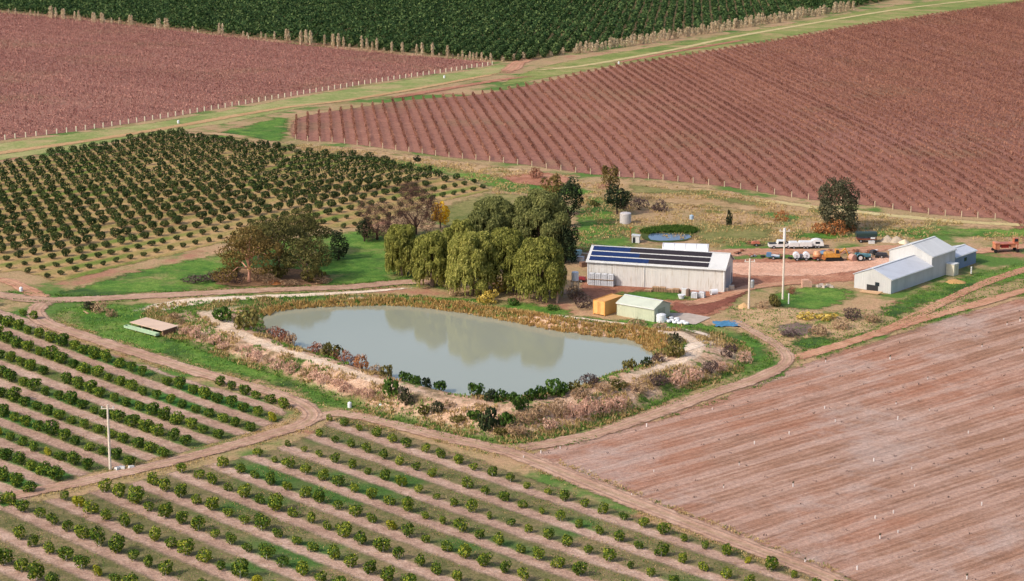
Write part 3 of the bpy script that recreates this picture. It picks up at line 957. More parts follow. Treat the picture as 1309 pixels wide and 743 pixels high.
def lobes_points(lobes, n, r, shell=0.3):
    """points spread through ellipsoid lobes (cx, cy, cz, rx, ry, rz), most of them near the outside"""
    lob = np.array(lobes, float)
    wgt = (lob[:, 3] * lob[:, 4] + lob[:, 3] * lob[:, 5] + lob[:, 4] * lob[:, 5])
    k = r.choice(len(lob), n, p=wgt / wgt.sum())
    d = r.normal(0, 1, (n, 3))
    d /= np.linalg.norm(d, axis=1)[:, None]
    rad = 1 - shell * r.random(n) ** 1.5 + r.normal(0, 0.05, n)
    p = lob[k, :3] + d * lob[k, 3:] * rad[:, None]
    # drop points well inside another lobe
    keep = np.ones(n, bool)
    for L in lob:
        q = ((p - L[:3]) / L[3:])
        keep &= (q * q).sum(1) > 0.45
    return p[keep], d[keep]

def crown_mesh(name, lobes, n, size, mat, seed, droop=0.0, shell=0.35, aspect=0.6, zmin=0.05):
    r = np.random.default_rng(seed)
    p, d = lobes_points(lobes, n, r, shell)
    ok = p[:, 2] > zmin
    p, d = p[ok], d[ok]
    ax = np.cross(r.normal(0, 1, p.shape), d) + r.normal(0, 0.35, p.shape)
    if droop:
        ax = ax * (1 - droop) + np.array([0, 0, -1.0]) * droop * 2.0
    s = size * r.uniform(0.6, 1.3, len(p))
    v, f = cards(p, ax, s, s * aspect, out=d if aspect > 0.3 else None, r=r)
    return mesh_np(name, v, f, mat)

def trunk_mesh(name, h, r0, r1, mat, seed, limbs=0, spread=1.0, lean=(0, 0), top=None):
    r = np.random.default_rng(seed)
    b = MB()
    k = 4
    pts = [(lean[0] * t * h + r.normal(0, 0.02 * h) * (t > 0), lean[1] * t * h + r.normal(0, 0.02 * h) * (t > 0), t * h - (0.05 if t == 0 else 0)) for t in np.linspace(0, 1, k)]
    for i in range(k - 1):
        a, c = r0 + (r1 - r0) * i / (k - 1), r0 + (r1 - r0) * (i + 1) / (k - 1)
        b.tube(pts[i], pts[i + 1], a, c, 7)
    for i in range(limbs):
        t = 0.45 + 0.5 * i / max(limbs, 1)
        s = Vector(pts[min(int(t * (k - 1)), k - 1)])
        a = r.uniform(0, 2 * math.pi)
        L = spread * r.uniform(0.6, 1.1)
        m = s + Vector((math.cos(a) * L * 0.5, math.sin(a) * L * 0.5, L * 0.45))
        e = m + Vector((math.cos(a + 0.3) * L * 0.5, math.sin(a + 0.3) * L * 0.5, L * 0.5))
        b.tube(s, m, r1 * 0.7, r1 * 0.45, 6)
        b.tube(m, e, r1 * 0.45, r1 * 0.18, 5)
    return b.mesh(name, mat)

BARK = plain("grey_bark", C(118, 98, 84), 0.9, var=0.3, scale=3)
BARK_PALE = plain("pale_bark", C(196, 164, 140), 0.9, var=0.2, scale=3)
BARK_DARK = plain("dark_bark", C(76, 60, 50), 0.9, var=0.3, scale=3)

LEAF_YOUNG = foliage("young_citrus_leaf", C(34, 58, 14, 1.0), C(76, 104, 32, 1.0), C(170, 170, 58, 1.0))
LEAF_BUSHY = foliage("citrus_leaf", C(30, 54, 14, 1.0), C(66, 98, 30, 1.0), C(152, 160, 54, 1.0))
LEAF_DENSE = foliage("dark_citrus_leaf", C(22, 38, 18, 1.0), C(42, 62, 28, 1.0), C(98, 108, 54, 1.0))
LEAF_FAR = foliage("far_orchard_leaf", C(26, 48, 22, 1.0), C(54, 80, 40, 1.0), C(116, 130, 76, 1.0))
LEAF_YELLOW = foliage("yellowing_citrus_leaf", C(84, 100, 20, 0.9), C(150, 150, 36, 0.9), C(196, 186, 60, 0.9))

def citrus_set(prefix, rad, hgt, n, size, leaf, trunk, nvar, seed):
    """some crowns of one kind of citrus tree, and their trunk"""
    out = []
    for k in range(nvar):
        r = np.random.default_rng(seed + k)
        lobes = [(0, 0, hgt * 0.5, rad * 0.8, rad * 0.8, hgt * 0.46)]
        for j in range(7):
            a = r.uniform(0, 6.28)
            q = r.uniform(0.35, 0.65) * rad
            s = r.uniform(0.35, 0.55)
            lobes.append((math.cos(a) * q, math.sin(a) * q, hgt * r.uniform(0.28, 0.78), rad * s, rad * s, hgt * s * 0.5))
        out.append(crown_mesh(prefix + "_crown", lobes, n, size, leaf, seed + 50 + k, zmin=0.12))
    return out, trunk

def small_trunk(h, r, mat, name="citrus_trunk"):
    return MB().tube((0, 0, -0.08), (0, 0, h), r, r * 0.8, 6).mesh(name, mat)

GUARD = plain("white_tree_guard", C(232, 228, 220), 0.6)

def lattice(px_poly, ang, c0, sp, tsp, jit=0.12, margin=12, shift=None):
    """tree places in rows at angle ang (left of +y) inside an outline; returns (row, place) pairs with points"""
    poly = smooth_path(PP(px_poly)[:, :2], 2.0, True)
    n = np.array([math.cos(ang), math.sin(ang)])
    t = np.array([-math.sin(ang), math.cos(ang)])
    c, s = poly @ n, poly @ t
    rows = np.arange(math.floor((c.min() - c0) / sp), math.ceil((c.max() - c0) / sp) + 1)
    out = []
    for k in rows:
        ss = np.arange(s.min(), s.max(), tsp) + rng.uniform(0, tsp)
        if shift is not None:      # planted on a square: places line up from row to row
            ss = np.floor(ss / tsp) * tsp + (-k * shift) % tsp
        p = (c0 + k * sp) * n + ss[:, None] * t
        p = p + rng.normal(0, jit, p.shape)
        ins = inside(poly, p) & (rng.random(len(p)) > 0.025)
        p = p[ins]
        if not len(p):
            continue
        pts = np.concatenate([p, zb(p[:, 1])[:, None]], 1)
        q = proj(pts)
        vis = (q[:, 0] > -margin) & (q[:, 0] < 1309 + margin) & (q[:, 1] > -4) & (q[:, 1] < 743 + margin * 1.5)
        pts = pts[vis]
        if len(pts):
            out.append(pts)
    return out

def plant_orchard(rows, name, cat, crowns, trunk, label, group, nmax=300, smin=0.75, smax=1.15, sizef=None, yellow=None, stuff_name="orchard_trees", stuff_label="", lod=None, leaf=None):
    items = [(k, j, p) for k, row in enumerate(rows) for j, p in enumerate(row)]
    items.sort(key=lambda q: np.linalg.norm(q[2] - np.array([0, 0, CAM_H])))
    rest_v, rest_f, nv = [], [], 0
    for m, (k, j, p) in enumerate(items):
        s = rng.uniform(smin, smax) * (sizef(p) if sizef else 1.0)
        a = rng.uniform(0, 6.28)
        if m < nmax:
            root = thing(name, label(k, j), cat, p, a, group, s)
            root.scale = (s * rng.uniform(0.86, 1.14), s * rng.uniform(0.86, 1.14), s * rng.uniform(0.88, 1.14))
            cm = crowns[int(rng.integers(len(crowns)))]
            if yellow and rng.random() < 0.035:
                cm = yellow
            link("crown", cm, root)
            link("trunk", trunk, root)
        else:
            v, f = lod[int(rng.integers(len(lod)))]
            ca, sa = math.cos(a), math.sin(a)
            w = v * s
            w = np.stack([w[:, 0] * ca - w[:, 1] * sa + p[0], w[:, 0] * sa + w[:, 1] * ca + p[1], w[:, 2] + p[2]], -1)
            rest_v.append(w)
            rest_f.append(f + nv)
            nv += len(w)
    if rest_v:
        o = link(stuff_name, mesh_np(stuff_name, np.concatenate(rest_v), np.concatenate(rest_f), leaf))
        tag(o, stuff_label, cat, kind="stuff")
    return len(items)

def lod_crown(rad, hgt, n, size, seed):
    r = np.random.default_rng(seed)
    lobes = [(0, 0, hgt * 0.55, rad * 0.85, rad * 0.85, hgt * 0.45)]
    for j in range(4):
        a = r.uniform(0, 6.28)
        lobes.append((math.cos(a) * rad * 0.5, math.sin(a) * rad * 0.5, hgt * r.uniform(0.45, 0.75), rad * 0.5, rad * 0.5, hgt * 0.26))
    p, d = lobes_points(lobes, n, r, 0.3)
    p, d = p[p[:, 2] > 0.2], d[p[:, 2] > 0.2]
    s = size * r.uniform(0.7, 1.3, len(p))
    return cards(p, np.cross(r.normal(0, 1, p.shape), d) + r.normal(0, 0.3, p.shape), s, s * 0.7, out=d, r=r)

# young orchard in the foreground
cr, tr_ = citrus_set("young_citrus", 0.98, 1.9, 800, 0.13, LEAF_YOUNG, None, 6, 200)
yl, _ = citrus_set("yellow_citrus", 0.85, 1.6, 700, 0.13, LEAF_YELLOW, None, 1, 240)
rows_n = lattice(NEAR_PX, NEAR_A, NEAR_C0, NEAR_SP, NEAR_T)[::-1]
def near_size(p):
    # the trees towards the left and front have grown larger
    q = proj(p)
    return 0.78 + 0.3 * float(sstep(620, 200, np.array(q[0])) if False else (1 - sstep(250, 760, np.array(q[0])))) * float(sstep(540, 640, np.array(q[1]))) + 0.1 * float(sstep(620, 740, np.array(q[1])))
n_near = plant_orchard(rows_n, "citrus_sapling", "citrus sapling", cr, small_trunk(0.6, 0.05, GUARD, "sapling_trunk"),
    lambda k, j: f"citrus sapling, {nth(j + 1)} from the right in the {nth(k + 1)} foreground row below the pond", "citrus saplings in the foreground rows",
    nmax=320, smin=0.62, smax=1.16, sizef=near_size, yellow=yl[0], lod=[lod_crown(0.95, 1.9, 150, 0.2, 300 + i) for i in range(4)], leaf=LEAF_YOUNG, stuff_name="sapling_rows", stuff_label="further rows of small citrus saplings between the near ones")
# bushy orchard at the left
cr, _ = citrus_set("bushy_citrus", 1.22, 1.95, 1000, 0.14, LEAF_BUSHY, None, 6, 400)
rows_l = lattice(LEFT_PX, LEFT_A, LEFT_C0 + 0.5, LEFT_SP, LEFT_T)[::-1]
n_left = plant_orchard(rows_l, "citrus_bush", "citrus bush", cr, small_trunk(0.5, 0.07, BARK),
    lambda k, j: f"bushy citrus tree, {nth(j + 1)} from the right in the {nth(k + 1)} row inside the curved track", "bushy citrus trees at the left",
    nmax=320, smin=0.7, smax=1.08, yellow=yl[0], lod=[lod_crown(1.3, 2.1, 180, 0.24, 500 + i) for i in range(4)], leaf=LEAF_BUSHY, stuff_name="citrus_bush_rows", stuff_label="further rows of bushy citrus trees")
# mature dark orchard
cr, _ = citrus_set("mature_citrus", 1.28, 1.95, 1200, 0.13, LEAF_DENSE, None, 6, 600)
rows_d = lattice(DENSE_PX, DENSE_A, 0.0, DENSE_SP, DENSE_T, jit=0.1, shift=7.22)
dense_w = smooth_path(PP(DENSE_PX)[:, :2], 3.0, True)
low_edge = PP([(20, 348), (75, 362), (150, 344), (230, 326), (300, 308), (400, 292), (470, 291), (545, 264), (600, 252), (632, 243)])[:, :2]
def dense_size(p):
    d = pdist(low_edge, p[None, :2], False)[0]
    return 0.55 + 0.45 * float(sstep(6, 22, np.array(d)))
n_dense = plant_orchard(rows_d, "citrus_tree", "citrus tree", cr, small_trunk(1.0, 0.11, BARK_DARK, "mature_citrus_trunk"),
    lambda k, j: f"dark citrus tree, {nth(j + 1)} from the left in the dense orchard's {nth(k + 1)} row", "dark citrus trees of the dense orchard",
    nmax=300, smin=0.92, smax=1.08, sizef=dense_size, lod=[lod_crown(1.28, 1.95, 300, 0.18, 700 + i) for i in range(5)], leaf=LEAF_DENSE, stuff_name="citrus_tree_rows", stuff_label="further rows of dark citrus trees of the dense orchard")
# far orchard
cr, _ = citrus_set("far_citrus", 1.5, 3.3, 260, 0.34, LEAF_FAR, None, 5, 800)
rows_f = lattice(FAR_PX, FAR_A, 1.1, FAR_SP, FAR_T, jit=0.3)
n_far = plant_orchard(rows_f, "orchard_tree", "orchard tree", cr, small_trunk(1.2, 0.12, BARK_DARK, "far_trunk"),
    lambda k, j: f"dark tree, {nth(j + 1)} from the near end of the far orchard's {nth(k + 1)} row", "dark trees at the near edge of the far orchard",
    nmax=300, smin=0.72, smax=1.2, lod=[lod_crown(1.5, 3.3, 56, 0.48, 900 + i) for i in range(6)], leaf=LEAF_FAR, stuff_name="far_orchard_trees", stuff_label="dense dark rows of the far orchard")
print("trees", n_near, n_left, n_dense, n_far, len(rows_n), len(rows_l))

# ------------------------------------------------------------------ vineyards
VINE_R = foliage("red_vine_cane", C(74, 42, 34, 0.95), C(132, 84, 68, 0.95), C(186, 136, 110, 0.95), trans=0.1)
VINE_L = foliage("mauve_vine_cane", C(84, 46, 44, 0.95), C(148, 94, 86, 0.95), C(212, 162, 142, 0.95), trans=0.1)
POST = plain("pale_post", C(206, 184, 152), 0.8, var=0.15, scale=4)
POST_OLD = plain("weathered_trellis_post", C(142, 104, 86), 0.9, var=0.2, scale=4)
end_me = MB().tube((0, 0, -0.1), (0, 0, 1.35), 0.11, 0.1, 6).mesh("end_post", POST)
end_white = MB().tube((0, 0, -0.1), (0, 0, 1.35), 0.17, 0.16, 6).mesh("end_post", plain("whitewashed_post", C(226, 216, 186), 0.8))

def vineyard(px_poly, ang, c0, sp, per_m, mat, label, group, side, post_me, end_flip=False):
    poly = smooth_path(PP(px_poly)[:, :2], 5.0, True)
    n = np.array([math.cos(ang), math.sin(ang)])
    t = np.array([-math.sin(ang), math.cos(ang)])
    c = poly @ n
    k0, k1 = math.ceil((c.min() - c0) / sp), math.floor((c.max() - c0) / sp)
    cnt = 0
    for k in range(k0, k1 + 1):
        p0 = (c0 + k * sp) * n
        seg = clip_line(poly, p0, t)
        if seg is None or seg[1] - seg[0] < 4:
            continue
        s = np.arange(seg[0] + 1.2, seg[1] - 1.2, 2.0)
        if len(s) < 2:
            continue
        w = p0 + s[:, None] * t
        q = proj(np.concatenate([w, zb(w[:, 1])[:, None]], 1))
        vis = (q[:, 0] > -20) & (q[:, 0] < 1330) & (q[:, 1] > -6)
        if vis.sum() < 2:
            continue
        s = s[vis]
        a, b = s.min(), s.max()
        L = b - a
        m = int(L * per_m)
        sv_ = a + rng.random(m) * L
        lat = rng.normal(0, 0.16, m)
        h = 0.25 + 1.05 * rng.random(m) ** 0.8
        gap = vnoise(sv_, sv_ * 0 + k * 7.7, 1.6, 5) + 0.5 * vnoise(sv_, sv_ * 0 + k * 1.3, 14.0, 6) > -0.85
        sv_, lat, h = sv_[gap], lat[gap], h[gap]
        m = len(sv_)
        xy = p0 + sv_[:, None] * t + lat[:, None] * n
        cen = np.concatenate([xy, (zb(xy[:, 1]) + h)[:, None]], 1)
        axv = rng.normal(0, 0.55, (m, 3)) + np.array([0, 0, 1.0])
        v, f = cards(cen, axv, rng.uniform(0.18, 0.38, m), rng.uniform(0.04, 0.10, m))
        o0 = p0 + a * t
        org = np.array([o0[0], o0[1], float(zb(o0[1]))])
        cnt += 1
        root = thing("vine_row", label(cnt), "vine row", org, 0, group)
        tag(link("canes", mesh_np("canes", v - org, f, mat), root), kind="stuff")
        tr = MB()
        for sp_ in np.arange(a + 3, b, 7.0):
            w_ = p0 + sp_ * t
            z_ = float(zb(w_[1]))
            tr.box((w_[0] - org[0], w_[1] - org[1], z_ + 0.65 - org[2]), (0.07, 0.07, 1.5))
        wires = np.linspace(a, b, max(2, int(L / 25) + 2))
        for h_ in (0.75, 1.25):
            for i in range(len(wires) - 1):
                e0, e1 = p0 + wires[i] * t, p0 + wires[i + 1] * t
                tr.tube((e0[0] - org[0], e0[1] - org[1], float(zb(e0[1])) + h_ - org[2]), (e1[0] - org[0], e1[1] - org[1], float(zb(e1[1])) + h_ - org[2]), 0.015, 0.015, 3)
        tag(link("trellis", tr.mesh("trellis", POST_OLD), root), kind="stuff")
        e = p0 + (a - 0.8) * t if side < 0 else p0 + (b + 0.8) * t
        ez = float(zb(e[1]))
        if 0 < proj(np.array([e[0], e[1], ez]))[0] < 1309:
            link("end_post", post_me, root, (e[0] - org[0], e[1] - org[1], ez - org[2]))
    return cnt

nr_ = vineyard(RV_PX, VR_A, -2.0, VR_SP, 12.0, VINE_R, lambda k: f"reddish bare vine row, {nth(k)} from the left in the large vineyard at the right", "vine rows of the right vineyard", -1, end_me)
nl_ = vineyard(LV_PX, VL_A, 0.0, VL_SP, 9.0, VINE_L, lambda k: f"mauve bare vine row, {nth(k)} from the front in the vineyard at the upper left", "vine rows of the upper left vineyard", -1, end_white)
print("vine rows", nr_, nl_)

# ------------------------------------------------------------------ large trees
LEAF_WILLOW = foliage("willow_leaf", C(92, 96, 42, 1.0), C(146, 146, 70, 1.0), C(194, 186, 104, 1.0), trans=0.45, huevar=0.2)
LEAF_WILLOW_D = foliage("dark_willow_leaf", C(74, 80, 44, 1.0), C(116, 120, 68, 1.0), C(160, 158, 98, 1.0), trans=0.4, huevar=0.2)
LEAF_DARK = foliage("dark_leaf", C(18, 28, 18, 0.9), C(40, 54, 32, 0.9), C(74, 84, 50, 0.9))
LEAF_EUC = foliage("gum_leaf", C(50, 52, 26, 1.0), C(86, 84, 44, 1.0), C(130, 120, 68, 1.0))
LEAF_EUC_B = foliage("bronze_gum_leaf", C(70, 58, 28, 1.0), C(112, 92, 48, 1.0), C(156, 128, 74, 1.0))
TWIG_RED = foliage("reddish_twigs", C(54, 36, 32, 0.8), C(88, 62, 54, 0.8), C(124, 92, 78, 0.8), trans=0.1)
TWIG_BROWN = foliage("brown_twigs", C(70, 48, 38, 0.9), C(104, 78, 60, 0.9), C(138, 106, 80, 0.9), trans=0.1)
LEAF_GOLD = foliage("yellow_autumn_leaf", C(190, 140, 10, 0.9), C(232, 178, 20, 0.9), C(250, 210, 60, 0.9))
LEAF_PALE = foliage("pale_yellow_leaf", C(160, 136, 54, 0.9), C(206, 176, 84, 0.9), C(230, 206, 124, 0.9))
LEAF_GREY = foliage("grey_green_leaf", C(40, 44, 30, 0.9), C(70, 72, 50, 0.9), C(104, 100, 74, 0.9))
LEAF_OLIVEBR = foliage("olive_brown_leaf", C(78, 66, 34, 0.9), C(120, 100, 54, 0.9), C(158, 134, 80, 0.9))
POPLAR = foliage("straw_poplar_twigs", C(164, 144, 114, 1.0), C(198, 178, 146, 1.0), C(222, 204, 174, 1.0), trans=0.3)

def dome_lobes(h, r, k, seed, base=0.25, lump=0.34, flat=1.0):
    g = np.random.default_rng(seed)
    zc = h * (base + 1) / 2
    hz = h * (1 - base) / 2
    lobes = [(0, 0, zc, r * 0.72, r * 0.72, hz * 0.74)]
    for i in range(k):
        a = 2 * math.pi * (i + g.uniform(-0.3, 0.3)) / k * 2.4
        e = g.uniform(-0.75, 0.95)
        q = math.sqrt(max(0, 1 - e * e)) * 0.72
        s = lump * g.uniform(0.7, 1.25)
        lobes.append((math.cos(a) * r * q, math.sin(a) * r * q, zc + e * hz * 0.72, r * s, r * s, hz * s * flat * 1.1))
    return lobes

def big_tree(name, label, cat, px, py, h, r, leaf, n, size, seed, bark=BARK, droop=0.0, aspect=0.55, base=0.22, lobes_k=14, lump=0.34, flat=1.0, limbs=5, group=None, lean=(0, 0), trunk_r=None, shell=0.35, rag=0.0):
    p = surf(px, py)
    root = thing(name, label, cat, p, 0, group)
    lb = dome_lobes(h, r, lobes_k, seed, base, lump, flat)
    lb = [(a + lean[0] * c, b + lean[1] * c, c, d, e, f) for a, b, c, d, e, f in lb]
    link("crown", crown_mesh(name + "_crown", lb, n, size, leaf, seed + 1, droop, shell, aspect), root)
    tr = trunk_r or 0.035 * h
    link("trunk", trunk_mesh(name + "_trunk", h * (base + 0.35), tr, tr * 0.55, bark, seed + 2, limbs, r * 0.7, lean), root)
    return root

def willow(label, px, py, h, r, seed, leaf=LEAF_WILLOW, base=0.04):
    """rounded heads from which curtains of twigs hang nearly to the ground"""
    g = np.random.default_rng(seed)
    p = surf(px, py)
    root = thing("willow_tree", label, "willow tree", p, 0, "willows behind the pond")
    cen, ax, hl, hw, nrm = [], [], [], [], []
    heads = [(0, 0, h * 0.84, r * 0.42)]
    for i in range(40):
        a = i * 2.4 + g.uniform(-0.4, 0.4)
        e = (i + 0.5) / 40
        z = h * (0.88 - 0.66 * e) + g.uniform(-0.05, 0.05) * h
        q = r * math.sqrt(max(0.05, 1 - ((z / h - 0.38) / 0.58) ** 2)) * g.uniform(0.62, 0.88)
        heads.append((math.cos(a) * q, math.sin(a) * q, z, r * g.uniform(0.22, 0.36)))
    for hx, hy, hz, hr in heads:
        k = int(190 * hr * hr + 130)
        d = g.normal(0, 1, (k, 3))
        d[:, 2] = np.abs(d[:, 2]) * 1.1 - 0.35
        d /= np.linalg.norm(d, axis=1)[:, None]
        top = np.array([hx, hy, hz]) + d * hr * np.array([1, 1, 0.85]) * g.uniform(0.75, 1.05, (k, 1))
        cen.append(top)
        ax.append(np.cross(g.normal(0, 1, (k, 3)), d) * 0.5 + np.array([0, 0, -0.7]))
        nrm.append(d)
        hl.append(g.uniform(0.16, 0.34, k))
        hw.append(g.uniform(0.09, 0.17, k))
        m = int(16 * hr + 8)
        for s in range(m):
            a = g.uniform(0, 6.28)
            rr = hr * g.uniform(0.7, 1.02)
            x, y = hx + math.cos(a) * rr, hy + math.sin(a) * rr
            zl = max(h * base, hz - g.uniform(0.8, 2.6))
            st = np.arange(hz, zl, -0.36)
            if not len(st):
                continue
            c = np.stack([x + np.cumsum(g.normal(0, 0.05, len(st))), y + np.cumsum(g.normal(0, 0.05, len(st))), st], -1)
            cen.append(c)
            ax.append(g.normal(0, 0.3, (len(st), 3)) + np.array([0, 0, -1.0]))
            nrm.append(np.tile([math.cos(a), math.sin(a), 0.3], (len(st), 1)))
            hl.append(g.uniform(0.2, 0.36, len(st)))
            hw.append(g.uniform(0.08, 0.16, len(st)))
    v, f = cards(np.concatenate(cen), np.concatenate(ax), np.concatenate(hl), np.concatenate(hw), out=np.concatenate(nrm), r=g)
    link("crown", mesh_np("willow_crown", v, f, leaf), root)
    link("trunk", trunk_mesh("willow_trunk", h * 0.6, 0.45, 0.28, BARK, seed + 3, 6, r * 0.6), root)
    return root

willow("tall weeping willow at the back of the clump, dark lower skirts", 690, 332, 14.0, 6.0, 11, LEAF_WILLOW_D)
willow("olive weeping willow behind the middle of the clump", 628, 332, 12.6, 5.2, 12, LEAF_WILLOW_D)
willow("weeping willow between the yellow poplar and the front willows", 588, 350, 10.6, 3.6, 13)
willow("leftmost weeping willow at the end of the track", 514, 352, 10.2, 3.3, 14)
willow("weeping willow second from the left beside the track", 553, 366, 10.6, 3.7, 15)
willow("broad weeping willow in the middle of the pond side", 603, 377, 12.0, 4.6, 16)
willow("weeping willow right of the middle, above the small yellow shrubs", 645, 372, 12.2, 4.4, 17)
willow("rightmost weeping willow with pale bare limbs showing", 692, 384, 11.8, 4.8, 18)
# pale dead limbs on the right-hand willow
def dead_limbs(px, py, label):
    p = surf(px, py)
    root = thing("dead_tree", label, "dead tree", p)
    g = np.random.default_rng(5)
    b = MB()
    b.tube((0, 0, -0.2), (0.2, 0, 3.0), 0.22, 0.17, 7)
    b.build("trunk", BARK_PALE, root)
    for i in range(6):
        a = g.uniform(0, 6.28)
        L = g.uniform(2.5, 4.5)
        l = MB()
        s = Vector((0.2 * (i / 6), 0, 1.2 + i * 0.32))
        m = s + Vector((math.cos(a) * 0.7, math.sin(a) * 0.4, L * 0.5))
        e = m + Vector((math.cos(a) * 0.9, math.sin(a) * 0.5, L * 0.5))
        l.tube(s, m, 0.13, 0.09, 6)
        l.tube(m, e, 0.09, 0.03, 5)
        l.build("branch", BARK_PALE, root)
dead_limbs(712, 387, "leafless pale dead tree at the right edge of the willows")
big_tree("evergreen_tree", "low dark evergreen between the willows and the long shed", "tree", 722, 336, 8.0, 3.0, LEAF_DARK, 3000, 0.24, 31, BARK_DARK, base=-0.1)
big_tree("brown_tree", "brownish tree rising behind the willow clump, thin top", "tree", 706, 276, 9.6, 2.6, LEAF_OLIVEBR, 1500, 0.24, 32, BARK_DARK, lobes_k=10)
big_tree("evergreen_tree", "tall dark evergreen behind the right end of the willow clump", "tree", 726, 290, 11.0, 3.0, LEAF_DARK, 3400, 0.24, 33, BARK_DARK, base=0.0)
big_tree("olive_tree", "thin olive brown tree on the vineyard side of the track", "tree", 779, 258, 8.6, 2.7, LEAF_OLIVEBR, 1300, 0.22, 34, BARK_DARK, lobes_k=9)
big_tree("evergreen_tree", "dark umbrella shaped tree above the round water tank", "tree", 789, 274, 6.6, 2.9, LEAF_DARK, 2200, 0.24, 35, BARK_DARK, base=0.18)
big_tree("bare_tree", "large round bare tree of reddish twigs beside the yellow poplar", "tree", 531, 300, 12.0, 5.4, TWIG_RED, 20000, 0.3, 36, BARK_DARK, aspect=0.09, base=-0.05, lobes_k=18, lump=0.3, shell=0.6)
big_tree("bare_tree", "lower bare tree of dark reddish twigs left of the round one", "tree", 482, 307, 8.8, 4.6, TWIG_RED, 14000, 0.28, 37, BARK_DARK, aspect=0.09, base=-0.1, lobes_k=14, shell=0.6)
big_tree("evergreen_tree", "small dark evergreen under the lower bare tree", "tree", 466, 309, 5.6, 1.9, LEAF_DARK, 1200, 0.2, 38, BARK_DARK, base=0.06)
big_tree("poplar_tree", "small bright yellow autumn tree behind the willows", "tree", 563, 292, 5.8, 2.1, LEAF_GOLD, 1500, 0.22, 39, base=0.1)
big_tree("poplar_tree", "slender pale yellow tree peeping between the front willows", "tree", 664, 360, 9.0, 1.4, LEAF_PALE, 900, 0.2, 40, base=0.15)
# gum trees left of the willows
def gum(label, px, py, h, r, leaf, seed, n, bark=BARK_PALE, tr=0.3, low=0.3):
    """an open spreading crown: flattened leaf clumps carried on long limbs"""
    g = np.random.default_rng(seed)
    p = surf(px, py)
    root = thing("gum_tree", label, "gum tree", p, 0, "gum trees by the track")
    lobes, ends = [], []
    for i in range(24):
        a = i * 2.4 + g.uniform(-0.5, 0.5)
        q = r * math.sqrt((i + 0.3) / 24) * g.uniform(0.75, 1.0)
        z = h * (0.88 - (0.88 - low) * (q / r) ** 1.5 * g.uniform(0.5, 1.0) + g.uniform(-0.06, 0.06))
        s = g.uniform(0.27, 0.42) * r
        lobes.append((math.cos(a) * q, math.sin(a) * q, z, s, s, s * g.uniform(0.5, 0.75)))
        ends.append((math.cos(a) * q * 0.9, math.sin(a) * q * 0.9, z - s * 0.2))
    link("crown", crown_mesh("gum_crown", lobes, n, 0.2, leaf, seed + 1, 0.25, 0.6, 0.5), root)
    b = MB()
    b.tube((0, 0, -0.2), (0.2, 0.1, h * 0.22), tr, tr * 0.8, 8)
    b.tube((0.2, 0.1, h * 0.22), (-0.1, 0.2, h * 0.5), tr * 0.8, tr * 0.55, 8)
    b.build("trunk", bark, root)
    for i, e in enumerate(ends[::2]):
        s0 = Vector((0.1, 0.1, h * (0.18 + 0.3 * g.random())))
        m = s0.lerp(Vector(e), 0.5) + Vector((0, 0, 0.1 * h))
        MB().tube(s0, m, tr * 0.45, tr * 0.3, 6).tube(m, e, tr * 0.3, tr * 0.1, 5).build("limb", bark, root)
gum("bronze leaved gum tree with pink trunk, largest left of the pond", 318, 361, 10.2, 6.2, LEAF_EUC_B, 41, 13000, plain("pink_bark", C(206, 150, 124), 0.9, var=0.15, scale=3), 0.34, 0.16)
gum("spreading olive gum tree with pale trunk beside the bronze one", 388, 359, 8.2, 5.2, LEAF_EUC, 42, 11000, BARK_PALE, 0.26, 0.12)
gum("olive gum tree behind the bronze one, middle of the clump", 356, 345, 10.2, 5.6, LEAF_EUC, 43, 11000, BARK, 0.3, 0.25)
gum("flat topped gum tree at the back against the dense orchard", 388, 327, 9.4, 5.4, LEAF_EUC, 44, 10000, BARK, 0.3, 0.25)
gum("gum tree at the upper left of the clump by the orchard", 330, 332, 8.0, 4.2, LEAF_EUC, 45, 7000, BARK, 0.26, 0.25)
big_tree("evergreen_tree", "small dark tree standing alone on the bright green grass", "tree", 433, 332, 6.4, 2.0, LEAF_DARK, 2200, 0.18, 46, BARK_DARK, base=-0.05)
big_tree("evergreen_tree", "large dark rounded tree alone beyond the machinery yard", "tree", 1070, 294, 10.8, 5.2, LEAF_GREY, 9000, 0.22, 47, BARK_DARK, base=-0.12, lobes_k=18, lump=0.3)

# straw coloured poplars along the far fields
pop_me = []
for k in range(5):
    g = np.random.default_rng(60 + k)
    n = 170
    z = g.uniform(0.3, 5.2, n)
    rad = 0.62 * np.sqrt(np.clip(1 - ((z - 2.0) / 3.4) ** 2, 0.02, 1)) * g.uniform(0.2, 1.0, n)
    a = g.uniform(0, 6.28, n)
    c = np.stack([np.cos(a) * rad, np.sin(a) * rad, z], -1)
    v, f = cards(c, g.normal(0, 0.25, (n, 3)) + np.array([0, 0, 1]), g.uniform(0.25, 0.5, n), g.uniform(0.06, 0.14, n), r=g)
    pop_me.append(mesh_np("poplar_crown", v, f, POPLAR))
pop_trunk = MB().tube((0, 0, -0.15), (0, 0, 4.6), 0.12, 0.03, 6).mesh("poplar_trunk", BARK_PALE)
pops = []
for a, hgt in ((60, 40), (105, 45), (205, 45), (235, 40), (258, 42), (335, 75), (347, 80), (375, 72), (418, 70), (430, 72), (502, 62), (528, 68), (538, 40), (622, 68), (635, 66), (680, 74), (692, 66), (748, 45), (800, 52), (868, 74), (882, 74), (1054, 66), (1068, 70), (1108, 80), (1122, 76), (1240, 30), (1290, 40)):
    pops.append((a * 0.191, (92 + a / 1309 * 128) * 0.191, hgt * 0.191))
